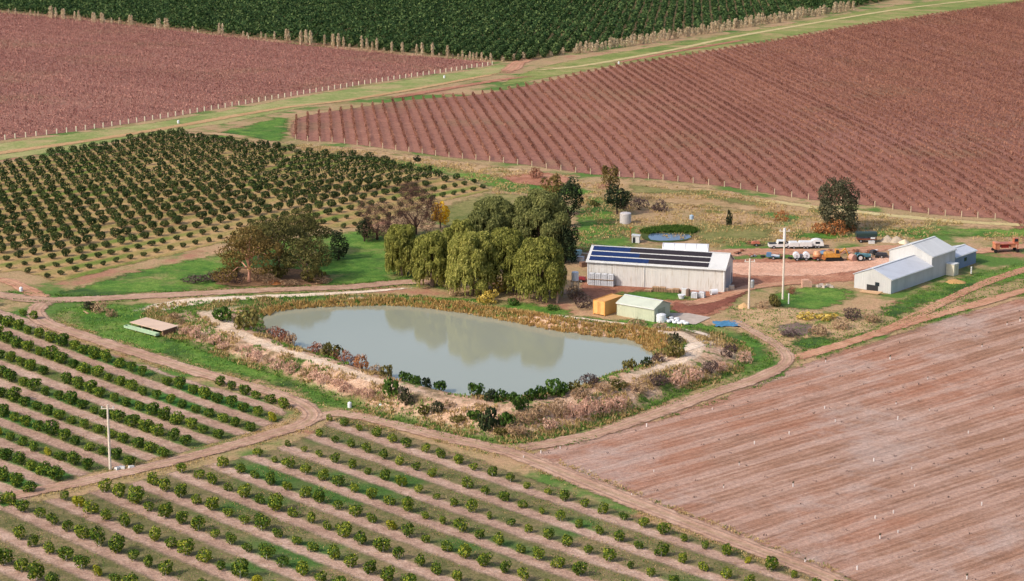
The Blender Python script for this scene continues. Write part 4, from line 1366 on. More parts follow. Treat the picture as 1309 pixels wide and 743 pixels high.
for a, b, hgt in ((834, 136, 46), (846, 136, 44), (925, 142, 24), (940, 143, 20), (993, 148, 28), (1010, 150, 22), (1043, 153, 32), (1088, 160, 48), (1097, 160, 46), (1143, 166, 46), (1163, 168, 52), (1180, 168, 48), (1233, 170, 34), (1265, 174, 46), (1287, 176, 46)):
    pops.append((a * 0.3364, b * 0.3364, hgt * 0.3364))
for a, b, hgt in ((25, 300, 90), (60, 300, 95), (90, 302, 90), (183, 302, 70), (243, 308, 80), (275, 312, 85), (310, 320, 70), (350, 322, 30), (432, 328, 85), (467, 333, 75), (502, 335, 55), (533, 338, 80), (580, 342, 25), (633, 352, 72), (703, 358, 76), (800, 368, 70), (835, 372, 85), (905, 378, 90), (950, 384, 30), (1005, 392, 85), (1040, 390, 30), (1078, 394, 35), (1105, 398, 60), (1130, 400, 30), (1155, 402, 55), (1178, 403, 50), (1200, 405, 55), (1235, 407, 60), (1265, 410, 35), (1295, 412, 55)):
    pops.append((380 + a * 0.191, b * 0.191, hgt * 0.191))
pops.sort()
def poplar(x, y, hpx, label, group, w=1.0):
    p = P(x, y)
    hm = hpx / ppm(p) / 0.97
    s = hm / 5.2
    root = thing("poplar_tree", label, "poplar", p, rng.uniform(0, 6.28), group, 1.0)
    root.scale = (max(0.7, s * 1.0) * w, max(0.7, s * 1.0) * w, s)
    link("crown", pop_me[int(rng.integers(5))], root)
    link("trunk", pop_trunk, root)
for i, (x, y, hpx) in enumerate(pops):
    poplar(x, y + 0.5, hpx, f"straw coloured upright poplar, {nth(i + 1)} from the left behind the upper left vineyard", "poplars behind the upper left vineyard", 1.25)
hedge = []
for x in np.arange(642, 738, 13.0):
    hedge.append((x + rng.uniform(-3, 3), np.interp(x, [640, 740], [78, 67]), rng.uniform(4, 9)))
for x in np.arange(738, 1092, 3.7):
    hedge.append((x + rng.uniform(-1.5, 1.5), np.interp(x, [738, 860, 960, 1090], [68, 49, 33, 12]) + rng.uniform(-1, 1), rng.uniform(8, 14)))
hedge.sort()
for i, (x, y, hpx) in enumerate(hedge):
    poplar(x, y + 1, hpx, f"straw coloured poplar, {nth(i + 1)} from the left in the hedgerow before the far orchard", "poplar hedgerow before the far orchard", 1.7)

# ------------------------------------------------------------------ shrubs
def shrub_set(name, leaf, n, size, aspect, seed, k=3, shell=0.5):
    out = []
    for i in range(k):
        lb = dome_lobes(1.0, 1.0, 9, seed + i, base=-0.15, lump=0.42)
        out.append(crown_mesh(name + "_twigs", lb, n, size, leaf, seed + 20 + i, 0, shell, aspect, zmin=0.0))
    return out
DRY = foliage("dry_scrub", C(116, 94, 68, 1.0), C(164, 134, 104, 1.0), C(202, 170, 136, 1.0), trans=0.2)
PINKSC = foliage("pinkish_dry_scrub", C(158, 118, 98, 1.0), C(202, 160, 138, 1.0), C(228, 192, 170, 1.0), trans=0.2)
REDSC = foliage("russet_scrub", C(100, 62, 48, 1.0), C(144, 96, 76, 1.0), C(180, 132, 106, 1.0), trans=0.2)
RUST = foliage("rust_scrub", C(124, 72, 36, 0.9), C(166, 106, 62, 0.9), C(196, 140, 92, 0.9), trans=0.1)
GREENSC = foliage("green_shrub_leaf", C(34, 58, 18, 0.9), C(64, 94, 34, 0.9), C(106, 128, 54, 0.9))
OLIVESC = foliage("olive_shrub_leaf", C(66, 66, 28, 0.9), C(106, 100, 50, 0.9), C(146, 132, 76, 0.9))
PURPLE = foliage("purple_grey_scrub", C(60, 46, 46, 0.85), C(92, 74, 70, 0.85), C(124, 104, 96, 0.85), trans=0.1)
SH = {"dry": shrub_set("dry", DRY, 620, 0.16, 0.2, 1000), "pink": shrub_set("pink", PINKSC, 620, 0.16, 0.2, 1040), "russet": shrub_set("russet", REDSC, 620, 0.16, 0.22, 1080),
      "rust": shrub_set("rust", RUST, 560, 0.16, 0.25, 1120), "green": shrub_set("green", GREENSC, 480, 0.15, 0.6, 1160), "olive": shrub_set("olive", OLIVESC, 480, 0.15, 0.5, 1200),
      "dark": shrub_set("dark", LEAF_DARK, 480, 0.15, 0.6, 1240), "grey": shrub_set("grey", LEAF_GREY, 480, 0.15, 0.5, 1280), "purple": shrub_set("purple", PURPLE, 620, 0.16, 0.2, 1320), "gold": shrub_set("gold", LEAF_PALE, 480, 0.15, 0.5, 1360)}
stem_me = MB().tube((0, 0, -0.15), (0.05, 0, 0.5), 0.06, 0.03, 5).tube((0, 0, -0.1), (-0.3, 0.2, 0.5), 0.05, 0.02, 5).tube((0, 0, -0.1), (0.25, 0.25, 0.45), 0.05, 0.02, 5).mesh("shrub_stems", BARK_DARK)
LOOK = {"dry": "dry brown shrub", "pink": "pinkish dry shrub", "russet": "russet brown shrub", "rust": "rust coloured shrub", "green": "leafy green shrub", "olive": "olive shrub", "dark": "dark green shrub", "grey": "grey green shrub", "purple": "purple grey leafless shrub", "gold": "pale yellow shrub"}
def ashore(p):
    if not inside(pond, p[None, :2])[0]:
        return p
    k = int(np.argmin(np.linalg.norm(pond - p[:2], axis=1)))
    d = pond[k] - p[:2]
    q = pond[k] + d / max(np.linalg.norm(d), 1e-3) * 0.9
    return np.array([q[0], q[1], bank_z(q[None])[0][0]])
def shrubs(items, where, group):
    cnt = {}
    for kind, x, y, w, h in sorted(items, key=lambda q: q[1]):
        p = ashore(surf(x, y))
        s = ppm(p)
        cnt[kind] = cnt.get(kind, 0) + 1
        tot = sum(1 for q in items if q[0] == kind)
        lab = f"{LOOK[kind]} {where}" if tot == 1 else f"{nth(cnt[kind])} {LOOK[kind]} from the left {where}"
        root = thing("shrub", lab, "shrub", p, rng.uniform(0, 6.28), group)
        root.scale = (w / 2 / s * 1.05, w / 2 / s * 1.05, h / s / 0.97)
        link("crown", SH[kind][int(rng.integers(3))], root)
        link("stems", stem_me, root)
shrubs([("olive", 316, 420, 34, 24), ("green", 284, 410, 26, 16), ("russet", 356, 434, 26, 17), ("russet", 383, 444, 20, 15), ("dry", 398, 448, 18, 16), ("russet", 418, 456, 20, 16), ("dry", 436, 461, 18, 14), ("olive", 461, 466, 28, 22), ("russet", 472, 466, 12, 14), ("russet", 489, 474, 22, 18), ("rust", 508, 480, 19, 20), ("dry", 522, 484, 18, 15), ("olive", 536, 488, 20, 16), ("green", 546, 494, 18, 15)],
       "on the pond's left shore", "shrubs along the left shore of the pond")
shrubs([("green", 562, 498, 14, 11), ("green", 574, 500, 16, 13), ("dark", 585, 502, 14, 14), ("green", 596, 503, 18, 14), ("green", 608, 508, 22, 18), ("dark", 626, 512, 18, 14), ("green", 640, 513, 18, 14), ("green", 655, 514, 16, 13), ("green", 664, 525, 20, 20), ("green", 679, 512, 18, 15), ("green", 692, 510, 18, 16), ("green", 708, 506, 28, 20), ("green", 719, 503, 16, 14)],
       "in the row on the pond's near shore", "green shrubs along the near shore of the pond")
shrubs([("green", 500, 505, 22, 20), ("grey", 519, 518, 20, 24), ("olive", 543, 530, 18, 14), ("grey", 560, 528, 18, 15), ("green", 606, 536, 20, 12), ("dark", 624, 548, 26, 26), ("green", 648, 545, 20, 18), ("dry", 672, 540, 30, 16), ("dry", 690, 530, 26, 16), ("pink", 703, 548, 20, 14), ("dry", 660, 556, 28, 14), ("olive", 585, 540, 20, 10), ("dry", 715, 530, 26, 18), ("dry", 575, 520, 18, 9), ("olive", 640, 556, 18, 10)],
       "on the near bank's outer slope", "shrubs on the near bank of the pond")
shrubs([("pink", 733, 534, 24, 20), ("pink", 750, 531, 26, 24), ("pink", 770, 527, 24, 20), ("pink", 789, 523, 24, 20), ("dry", 743, 508, 24, 16), ("purple", 755, 492, 28, 16), ("olive", 735, 500, 18, 14), ("dry", 770, 500, 22, 12), ("olive", 804, 474, 18, 16), ("dark", 826, 468, 14, 11), ("purple", 840, 464, 18, 15), ("olive", 863, 456, 24, 20), ("grey", 862, 440, 18, 14), ("pink", 866, 493, 24, 20), ("pink", 888, 486, 22, 15), ("purple", 842, 493, 26, 14), ("purple", 908, 477, 22, 16), ("pink", 922, 473, 16, 13), ("purple", 933, 457, 20, 18), ("pink", 952, 463, 20, 17), ("olive", 790, 495, 22, 10), ("dry", 815, 500, 24, 12)],
       "on the bank's right end", "shrubs on the right end of the pond bank")
shrubs([("pink", x, y + 4, w, h) for x, y, w, h in ((237, 424, 16, 12), (251, 428, 18, 15), (274, 437, 16, 13), (286, 443, 14, 10), (316, 452, 18, 16), (329, 458, 16, 14), (354, 467, 18, 15), (371, 472, 20, 15), (402, 481, 16, 13), (413, 486, 18, 14), (440, 497, 20, 16), (428, 490, 14, 10), (470, 504, 20, 14), (455, 500, 14, 10))] + [("dry", x, y, 13, 9) for x, y in ((262, 436), (301, 449), (342, 463), (388, 480), (484, 512), (232, 414), (222, 408))],
       "along the left bank's outer foot", "dry shrubs along the foot of the left bank")
shrubs([("purple", 797, 268, 14, 14), ("purple", 817, 268, 22, 15), ("purple", 843, 270, 22, 14), ("dark", 932, 288, 8, 19), ("rust", 998, 282, 18, 12), ("rust", 1050, 298, 22, 14), ("rust", 1066, 300, 28, 18), ("rust", 1086, 296, 14, 10), ("russet", 686, 228, 18, 13), ("dark", 533, 207, 9, 8), ("dark", 342, 186, 6, 6), ("grey", 356, 190, 8, 8), ("dark", 464, 205, 6, 5), ("olive", 760, 264, 14, 8)],
       "beyond the sheds and willows", "shrubs beyond the yard")
shrubs([("purple", 250, 362, 30, 10), ("purple", 275, 360, 28, 13), ("purple", 300, 362, 26, 13), ("dry", 345, 362, 26, 10), ("dry", 128, 399, 22, 14), ("dry", 142, 405, 16, 11), ("grey", 115, 396, 20, 10), ("dry", 370, 365, 26, 7), ("olive", 400, 360, 30, 16), ("olive", 352, 356, 34, 18), ("dry", 330, 358, 24, 12), ("olive", 296, 354, 26, 14), ("dry", 412, 362, 24, 9)],
       "near the track at the left", "brush near the left track")
shrubs([("gold", 637, 374, 18, 17), ("gold", 624, 388, 26, 17), ("dry", 580, 378, 18, 11), ("dry", 660, 384, 16, 8), ("dry", 735, 382, 18, 22), ("purple", 745, 394, 26, 14), ("purple", 740, 384, 18, 12), ("dry", 815, 416, 24, 10), ("dry", 843, 422, 20, 10), ("green", 655, 390, 16, 8), ("green", 706, 396, 16, 6)],
       "between the willows and the pond", "shrubs between the willows and the pond")
shrubs([("purple", 1088, 408, 26, 14), ("dry", 1045, 428, 26, 14), ("dry", 1075, 420, 24, 12), ("olive", 990, 392, 16, 16), ("dry", 975, 394, 18, 10), ("gold", 1055, 408, 28, 8), ("gold", 1030, 408, 22, 8), ("russet", 1012, 376, 12, 10), ("dry", 1115, 412, 22, 10), ("purple", 1010, 430, 26, 8)],
       "on the rough ground below the lawn", "shrubs on the rough ground beside the bare field")

# ------------------------------------------------------------------ uncountable small growth
REED = foliage("reed_blade", C(150, 118, 66, 1.0), C(194, 158, 98, 1.0), C(220, 190, 130, 1.0), trans=0.35)
TUFT = foliage("dry_tuft", C(136, 114, 70, 1.0), C(178, 150, 100, 1.0), C(206, 182, 132, 1.0), trans=0.3)
TUFTG = foliage("green_tuft", C(56, 90, 34, 1.0), C(92, 126, 50, 1.0), C(138, 162, 76, 1.0), trans=0.3)
def tufts(name, label, pts, z, hmin, hmax, blades, mat, spread=0.25, cat="grass", wid=0.05):
    n = len(pts)
    c = np.repeat(np.concatenate([pts, z[:, None]], 1), blades, 0)
    m = len(c)
    h = rng.uniform(hmin, hmax, m)
    off = rng.normal(0, spread, (m, 2))
    c[:, :2] += off
    ax = np.concatenate([off * 0.6 + rng.normal(0, 0.12, (m, 2)), np.ones((m, 1)) * 0.6], 1)
    c[:, 2] += h * 0.45
    v, f = cards(c, ax, h * 0.5, rng.uniform(wid * 0.6, wid * 1.5, m))
    tag(link(name, mesh_np(name, v, f, mat)), label, cat, kind="stuff")
def scatter_in(px_poly, n, z_none=True):
    w = smooth_path(PP(px_poly)[:, :2], 2.0, True)
    lo, hi = w.min(0), w.max(0)
    p = rng.uniform(lo, hi, (n * 3, 2))
    return p[inside(w, p)][:n]
# reeds along the back and right shore
c = rng.uniform(pond.min(0) - 4, pond.max(0) + 4, (26000, 2))
c = c[c[:, 1] > 366]
dw = pdist(pond, c)
ip = inside(pond, c)
q = proj(np.concatenate([c, np.full((len(c), 1), ZW)], 1))
line = np.interp(q[:, 0], [320, 520, 640, 760, 812, 845], [404, 405, 425, 446, 452, 462])
wid = np.interp(q[:, 0], [320, 430, 560, 700, 820], [1.6, 1.5, 2.0, 2.8, 3.4]) + vnoise(c[:, 0], c[:, 1], 3.0, 9) * 0.8
ok = (q[:, 1] < line) & (((~ip) & (dw < wid)) | (ip & (dw < 0.7)))
c = c[ok][:5200]
z = np.maximum(bank_z(c)[0], ZW - 0.1)
tufts("reeds", "golden brown reeds along the pond's back shore", c, z, 0.4, 0.95, 7, REED, 0.18, "reeds", 0.06)
# weeds on the bank
c = rng.uniform(toe.min(0), toe.max(0), (30000, 2))
z, t, ip, it = bank_z(c)
ok = it & ~ip & (t > 0.03) & ((t < 0.36) | (t > 0.50)) & (vnoise(c[:, 0], c[:, 1], 4.0, 12) > -0.1)
c, z = c[ok][:5200], z[ok][:5200]
tufts("dry_weeds", "dry weeds scattered over the pond bank", c, z, 0.25, 0.7, 5, TUFT, 0.22, "weeds", 0.07)
c = rng.uniform(toe.min(0), toe.max(0), (40000, 2))
z, t, ip, it = bank_z(c)
ok = it & ~ip & (t > 0.05) & ((t < 0.34) | (t > 0.55)) & ((vnoise(c[:, 0], c[:, 1], 5.0, 14) > 0.2) | (t > 0.85) | (c[:, 1] > 388))
c, z = c[ok][:3000], z[ok][:3000]
tufts("green_weeds", "green weeds scattered over the pond bank", c, z, 0.2, 0.55, 5, TUFTG, 0.22, "weeds", 0.07)
# paddock and verge weeds
PADDOCK_PX = [(376, 184), (560, 206), (700, 222), (780, 232), (900, 244), (1100, 272), (1340, 292), (1340, 310), (1200, 306), (1000, 312), (880, 318), (740, 320), (740, 262), (640, 250), (560, 222), (430, 204)]
p = scatter_in(PADDOCK_PX, 9000)
p = p[(vnoise(p[:, 0], p[:, 1], 7.0, 16) > -0.15)]
tufts("paddock_weeds", "dry weeds over the rough paddock below the vineyard", p, zb(p[:, 1]), 0.2, 0.6, 4, TUFT, 0.3, "weeds", 0.09)
p = scatter_in([(930, 395), (1000, 396), (1110, 396), (1200, 365), (1320, 335), (1330, 360), (1200, 403), (1100, 430), (1020, 450), (975, 440)], 1800)
tufts("rough_grass", "rough grass between the barns and the bare field", p, zb(p[:, 1]), 0.12, 0.36, 5, TUFTG, 0.3, "grass", 0.06)
p = scatter_in([(70, 400), (110, 390), (190, 395), (240, 440), (370, 488), (500, 535), (640, 566), (700, 562), (830, 527), (960, 470), (985, 445), (995, 458), (900, 505), (720, 562), (640, 573), (520, 548), (420, 522), (300, 485), (180, 448), (90, 418)], 4500)
tufts("verge_grass", "green grass along the foot of the pond bank", p, zb(p[:, 1]), 0.12, 0.35, 4, TUFTG, 0.25, "grass", 0.07)

# ------------------------------------------------------------------ buildings
WALL_WHITE = corrugated("weathered_white_cladding", C(216, 211, 204, 0.85), R(15.4), 0.3, 0.07, stain=C(190, 176, 158))
ROOF_PALE = corrugated("pale_roof_sheet", C(216, 214, 210, 0.82), R(15.4), 0.3, 0.06, 0.4)
ROOF_GREY = corrugated("galvanised_roof_sheet", C(210, 212, 218, 0.8), R(-50), 0.3, 0.07, 0.38)
WALL_GREY = corrugated("galvanised_wall_sheet", C(200, 200, 200, 0.8), R(-50), 0.3, 0.10, 0.5)
WALL_GREY_G = corrugated("galvanised_gable_sheet", C(200, 199, 196, 0.8), R(40), 0.3, 0.10, 0.5)
WALL_BLUE = corrugated("blue_grey_wall_sheet", C(128, 146, 172), R(-50), 0.3, 0.08)
PALE_GREEN = corrugated("pale_green_sheet", C(196, 200, 172), R(36), 0.3, 0.06)
PANEL_REFL_BLUE = plain("solar_glass_blue_reflection", C(30, 48, 92), 0.12, var=0.15, spec=0.6)  # bluish reflection painted into the panel colour
PANEL_REFL_DARK = plain("solar_glass_dark_reflection", C(52, 42, 40), 0.15, var=0.15, spec=0.6)  # same panels, painted dark where the bluish reflection is missing
ALU = plain("aluminium", C(190, 192, 194), 0.4, 0.6)
DARKM = plain("dark_metal", C(46, 46, 48), 0.6)
TRIM = plain("white_trim", C(228, 228, 226), 0.5)
CONCRETE = plain("concrete", C(188, 172, 158), 0.9, var=0.15, scale=1.0, bump=0.3)
RUBBER = plain("tyre_rubber", C(36, 34, 34), 0.9)
WHITEP = plain("white_plastic", C(232, 232, 234), 0.45, var=0.06)
WHITEPAINT = plain("white_paint", C(230, 226, 222), 0.4, var=0.08)
WOOD = plain("weathered_wood", C(186, 152, 118), 0.9, var=0.2, scale=4)
POLEW = plain("pale_pole_wood", C(226, 212, 194), 0.85, var=0.12, scale=3)
GLASS = plain("dark_glass", C(40, 48, 56), 0.1, spec=0.6)

def base_at(px, py):
    p = P(px, py)
    return np.array([p[0], p[1], float(zb(p[1]))])

def gable_shell(root, L, W, e, rise, wall, roof, gable=None, over=0.25, t=0.08, name="roof", x0=0.0, y0=0.0, front=True, back=True):
    """walls and a two-slope roof: x along the ridge from x0, y across from y0"""
    w = MB()
    for yy in ((y0 + 0.06), (y0 + W - 0.06)):
        w.box((x0 + L / 2, yy, e / 2 - 0.15), (L, 0.12, e + 0.3))
    w.build("wall", wall, root)
    g = [(y0 + 0.125, -0.3), (y0 + W - 0.125, -0.3), (y0 + W - 0.125, e), (y0 + W / 2, e + rise), (y0 + 0.125, e)]
    for s, xx in ((0, x0 + 0.003), (1, x0 + L - 0.123)):
        MB().prism(g, xx, xx + 0.12).build("gable_wall", gable or wall, root)
    sl = rise / (W / 2)
    for s in (-1, 1):
        ym, ye = y0 + W / 2, y0 + (W + over if s > 0 else -over)
        zr, ze = e + rise + 0.05, e - sl * over + 0.05
        MB().add([(x0 - over, ym, zr), (x0 + L + over, ym, zr), (x0 + L + over, ye, ze), (x0 - over, ye, ze),
                  (x0 - over, ym, zr + t), (x0 + L + over, ym, zr + t), (x0 + L + over, ye, ze + t), (x0 - over, ye, ze + t)],
                 [[0, 1, 2, 3], [4, 7, 6, 5], [0, 4, 5, 1], [1, 5, 6, 2], [2, 6, 7, 3], [3, 7, 4, 0]]).build("roof_slope", roof, root)
    MB().box((x0 + L / 2, y0 + W / 2, e + rise + 0.05 + t + 0.03), (L + 2 * over + 0.02, 0.4, 0.05)).build("ridge_cap", TRIM, root)
    gt = MB()
    for ye in (y0 - over - 0.07, y0 + W + over + 0.07):
        gt.box((x0 + L / 2, ye, e - sl * over), (L + 2 * over - 0.04, 0.12, 0.12))
    gt.build("gutter", TRIM, root)

# the long shed with solar panels
sh = base_at(751, 363)
shed = thing("long_shed", "long pale corrugated shed with three bands of solar panels on its roof", "shed", sh, R(-15.4))
SL, SW, SE, SR = 25.8, 8.6, 4.4, 1.9
gable_shell(shed, SL, SW, SE, SR, WALL_WHITE, ROOF_PALE, over=0.3)
slope_len = math.hypot(SW / 2, SR)
ux = (SW / 2) / slope_len
uz = SR / slope_len
pan = {}
for nm, m in (("blue", PANEL_REFL_BLUE), ("dark", PANEL_REFL_DARK)):
    b = MB()
    d0, d1 = 0.0, 1.2
    b.add([(0, 0, 0), (1.01, 0, 0), (1.01, d1 * ux, d1 * uz), (0, d1 * ux, d1 * uz), (0, 0, 0.05), (1.01, 0, 0.05), (1.01, d1 * ux, d1 * uz + 0.05), (0, d1 * ux, d1 * uz + 0.05)],
          [[3, 2, 1, 0], [4, 5, 6, 7], [0, 1, 5, 4], [1, 2, 6, 5], [2, 3, 7, 6], [3, 0, 4, 7]])
    pan[nm] = b.mesh("solar_panel", m)
for row in range(3):
    s0 = 0.0 + row * 1.6
    for k in range(22):
        x = 0.25 + k * 1.02
        link("solar_panel", pan["blue" if k + row < 11 - row else "dark"], shed, (x, s0 * ux, SE + s0 * uz + 0.19))  # the colour split imitates the reflection changing along the roof
dp = MB()
for x in (10.8,):
    dp.tube((x, -0.09, 0.0), (x, -0.09, SE - 0.1), 0.05, 0.05, 6)
dp.build("downpipe", TRIM, shed)
MB().box((0.05, -0.03, SE / 2), (0.18, 0.1, SE)).build("corner_trim", TRIM, shed)
MB().box((SL - 0.1, -0.03, SE / 2), (0.18, 0.1, SE)).build("corner_trim", TRIM, shed)
MB().box((SL + 0.03, SW * 0.42, 1.9), (0.06, 4.2, 3.8)).build("roller_door", corrugated("grey_roller_door", C(168, 166, 172), R(15.4), 0.2), shed)
MB().box((SL + 0.03, SW * 0.86, 1.05), (0.06, 0.9, 2.1)).build("side_door", plain("grey_door", C(140, 140, 146), 0.6), shed)

# grey barn in three steps
bn = base_at(1138.6, 376)
barn = thing("grey_barn", "grey corrugated barn, low end in front and tall middle, beside the lawn", "barn", bn, R(50))
gable_shell(barn, 14.7, 7.8, 2.65, 1.5, WALL_GREY, ROOF_GREY, WALL_GREY_G, over=0.15)
gable_shell(barn, 8.8, 9.2, 4.4, 1.7, WALL_GREY, ROOF_PALE, WALL_GREY_G, over=0.15, x0=14.75, y0=0.05)
MB().box((0, 3.9, 0.5), (0.1, 2.4, 1.2)).build("doorway", DARKM, barn)
MB().box((0, 2.9, 1.4), (0.08, 0.9, 0.7)).build("window", GLASS, barn)
ax = thing("annex_shed", "low blue grey shed behind the tall end of the barn", "shed", bn + np.array([24.6 * math.cos(R(50)) - 0.6 * math.sin(R(50)), 24.6 * math.sin(R(50)) + 0.6 * math.cos(R(50)), 0]), R(50))
gable_shell(ax, 8.2, 5.2, 2.5, 0.7, WALL_BLUE, ROOF_GREY, WALL_BLUE, over=0.15)
MB().box((4.0, -0.02, 1.5), (0.9, 0.08, 0.7)).build("window", GLASS, ax)
cb = thing("tank_cabinet", "cream upright box standing against the tall barn's side", "cabinet", base_at(1217, 351.5), R(50))
MB().box((0, 0, 1.1), (1.7, 1.7, 2.2)).build("body", plain("cream_paint", C(226, 218, 194), 0.6), cb)
MB().box((0, 0, 2.25), (1.85, 1.85, 0.1)).build("lid", TRIM, cb)
MB().box((0.2, -0.87, 1.0), (0.8, 0.04, 1.7)).build("door", plain("cream_door", C(206, 198, 172), 0.6), cb)

# orange container and pale green shed
cont = thing("shipping_container", "small orange shipping container at the end of the green shed", "container", base_at(773, 404.5), R(54))
ORANGE_C = corrugated("orange_container_steel", C(236, 174, 98), R(-54), 0.28, 0.06)
MB().box((3.0, 1.22, 1.37), (5.9, 2.36, 2.42)).build("body", ORANGE_C, cont)
fr = MB()
for x in (0.06, 5.98):
    for y in (0.04, 2.4):
        fr.box((x, y, 1.35), (0.16, 0.16, 2.6))
for z in (0.12, 2.58):
    for y in (0.04, 2.4):
        fr.box((3.02, y, z), (5.76, 0.14, 0.16))
fr.build("corner_frame", plain("orange_frame", C(222, 156, 80), 0.6), cont)
for y in (0.65, 1.8):
    MB().box((0.02, y, 1.35), (0.06, 1.05, 2.25)).build("door", plain("orange_door", C(238, 180, 108), 0.6), cont)
MB().tube((-0.03, 1.0, 0.3), (-0.03, 1.0, 2.4), 0.025).tube((-0.03, 1.45, 0.3), (-0.03, 1.45, 2.4), 0.025).build("lock_bars", DARKM, cont)
gs = thing("green_shed", "low pale green gabled shed beside the orange container", "shed", base_at(788.5, 403), R(-36))
gable_shell(gs, 7.8, 5.2, 2.25, 0.85, PALE_GREEN, corrugated("pale_green_roof", C(206, 210, 190), R(36), 0.3, 0.05, 0.4), corrugated("pale_green_gable", C(190, 194, 168), R(-54), 0.3, 0.06), over=0.12)
MB().box((7.82, 2.4, 1.0), (0.06, 2.2, 1.95)).build("roller_door", plain("dull_green_door", C(158, 162, 138), 0.6), gs)

# open shed at the foot of the bank
ls = thing("open_shed", "flat roofed open shed with pale roof at the foot of the bank", "shed", base_at(168, 419), R(-42))
MB().add([(-0.2, -0.2, 0.9), (8.6, -0.2, 0.9), (8.6, 3.4, 1.1), (-0.2, 3.4, 1.1), (-0.2, -0.2, 1.0), (8.6, -0.2, 1.0), (8.6, 3.4, 1.2), (-0.2, 3.4, 1.2)],
         [[3, 2, 1, 0], [4, 5, 6, 7], [0, 1, 5, 4], [1, 2, 6, 5], [2, 3, 7, 6], [3, 0, 4, 7]]).build("roof", corrugated("sandy_roof_sheet", C(222, 190, 164), R(42), 0.3, 0.05), ls)
for x in (0.1, 2.8, 5.6, 8.3):
    for y in (0.1, 3.1):
        MB().box((x, y, 0.42 + y * 0.025), (0.14, 0.14, 0.98 + y * 0.05)).build("post", WOOD, ls)
MB().box((4.2, 3.22, 0.5), (8.3, 0.08, 1.1)).build("back_wall", plain("rusty_sheet", C(122, 88, 70), 0.8, var=0.25), ls)
MB().box((8.44, 1.6, 0.45), (0.08, 3.0, 0.95)).build("side_wall", plain("rusty_side", C(132, 96, 76), 0.8, var=0.25), ls)
tb = thing("feed_trough", "long pale green trough on the grass in front of the open shed", "trough", base_at(158, 420), R(-42))
b = MB()
for y in (0, 0.8):
    b.box((4.4, y, 0.38), (8.6, 0.07, 0.4))
for x in (0.1, 8.7):
    b.box((x, 0.4, 0.38), (0.07, 0.73, 0.4))
b.box((4.4, 0.4, 0.22), (8.52, 0.72, 0.06))
b.build("basin", plain("pale_green_paint", C(168, 192, 160), 0.6), tb)
for x in (0.6, 3.1, 5.7, 8.2):
    MB().box((x, 0.4, 0.08), (0.12, 0.7, 0.2)).build("leg", WOOD, tb)

# white arched cover behind the long shed
wt = thing("arched_cover", "long white arched cover just behind the long shed's roof", "cover", base_at(846, 331), R(-8))
n = 14
arc = [(2.1 * math.cos(math.pi * i / n), 2.75 * math.sin(math.pi * i / n) ** 0.8) for i in range(n + 1)]
MB().prism([(y + 2.1, z) for y, z in arc], 0, 9.0).build("skin", WHITEP, wt, smooth=False)
hp = MB()
for k in range(5):
    x = 0.2 + k * 2.15
    for i in range(n):
        hp.tube((x, arc[i][0] * 1.012 + 2.1, arc[i][1] * 1.012), (x, arc[i + 1][0] * 1.012 + 2.1, arc[i + 1][1] * 1.012), 0.04, 0.04, 5)
hp.build("hoops", ALU, wt)

# ------------------------------------------------------------------ tanks, totes and yard goods
cage = MB()
for z in (0.16, 0.42, 0.68, 0.94, 1.13):
    for y in (-0.5, 0.5):
        cage.box((0, y, z), (1.16, 0.025, 0.025))
    for x in (-0.58, 0.58):
        cage.box((x, 0, z), (0.025, 0.98, 0.025))
for x in (-0.58, -0.2, 0.2, 0.58):
    for y in (-0.5, 0.5):
        cage.box((x, y, 0.64), (0.03, 0.03, 1.0))
cage_me = cage.mesh("cage", ALU)
bot_me = MB().box((0, 0, 0.62), (1.08, 0.94, 0.9)).box((0, 0, 1.1), (0.8, 0.7, 0.08)).tube((0, 0, 1.12), (0, 0, 1.19), 0.12, 0.12, 10).mesh("bottle", WHITEP)
pal_me = MB().box((0, 0, 0.13), (1.18, 1.0, 0.04)).box((0, -0.42, 0.06), (1.16, 0.12, 0.1)).box((0, 0.42, 0.06), (1.16, 0.12, 0.1)).box((0, 0, 0.06), (1.16, 0.12, 0.1)).mesh("pallet", WOOD)
def tote(p, rz, label, group="white liquid totes by the long shed"):
    root = thing("liquid_tote", label, "tote", p, rz, group)
    link("bottle", bot_me, root)
    link("cage", cage_me, root)
    link("pallet", pal_me, root)
def shed_pt(x, y, z=0.0):
    a = R(-15.4)
    return np.array([sh[0] + x * math.cos(a) - y * math.sin(a), sh[1] + x * math.sin(a) + y * math.cos(a), sh[2] + z])
for lv in range(2):
    for k in range(4):
        tote(shed_pt(1.0 + k * 1.22, -0.85, lv * 1.2), R(-15.4) + rng.normal(0, 0.02), f"white caged liquid tote, {nth(k + 1)} from the left in the {'lower' if lv == 0 else 'upper'} layer by the shed")
tote(base_at(887.5, 381.5) + [0, 0, 0], R(-12), "white liquid tote on a pallet, left of two near the shed's right end")
tote(base_at(897, 381), R(-20), "white liquid tote, right of two near the shed's right end")
def drum(p, r, h, mat, name, label, cat, group=None, lid=True):
    root = thing(name, label, cat, p, 0, group)
    MB().lathe([(r * 0.96, 0.0), (r, 0.04), (r, h * 0.33), (r * 1.02, h * 0.35), (r, h * 0.37), (r, h * 0.64), (r * 1.02, h * 0.66), (r, h * 0.68), (r, h * 0.97), (r * 0.95, h)], n=18).build("shell", mat, root, smooth=False)
    MB().lathe([(r * 0.9, h), (r * 0.85, h + 0.06), (r * 0.25, h + 0.16), (r * 0.2, h + 0.2)], n=18).build("lid", mat, root)
    return root
drum(base_at(879.5, 379), 0.42, 1.3, plain("brown_drum", C(122, 98, 84), 0.6), "drum", "upright grey brown drum between the white totes", "drum")
drum(base_at(845, 411.5), 0.85, 1.35, WHITEP, "water_tank", "round white water tank at the corner of the green shed", "water tank")
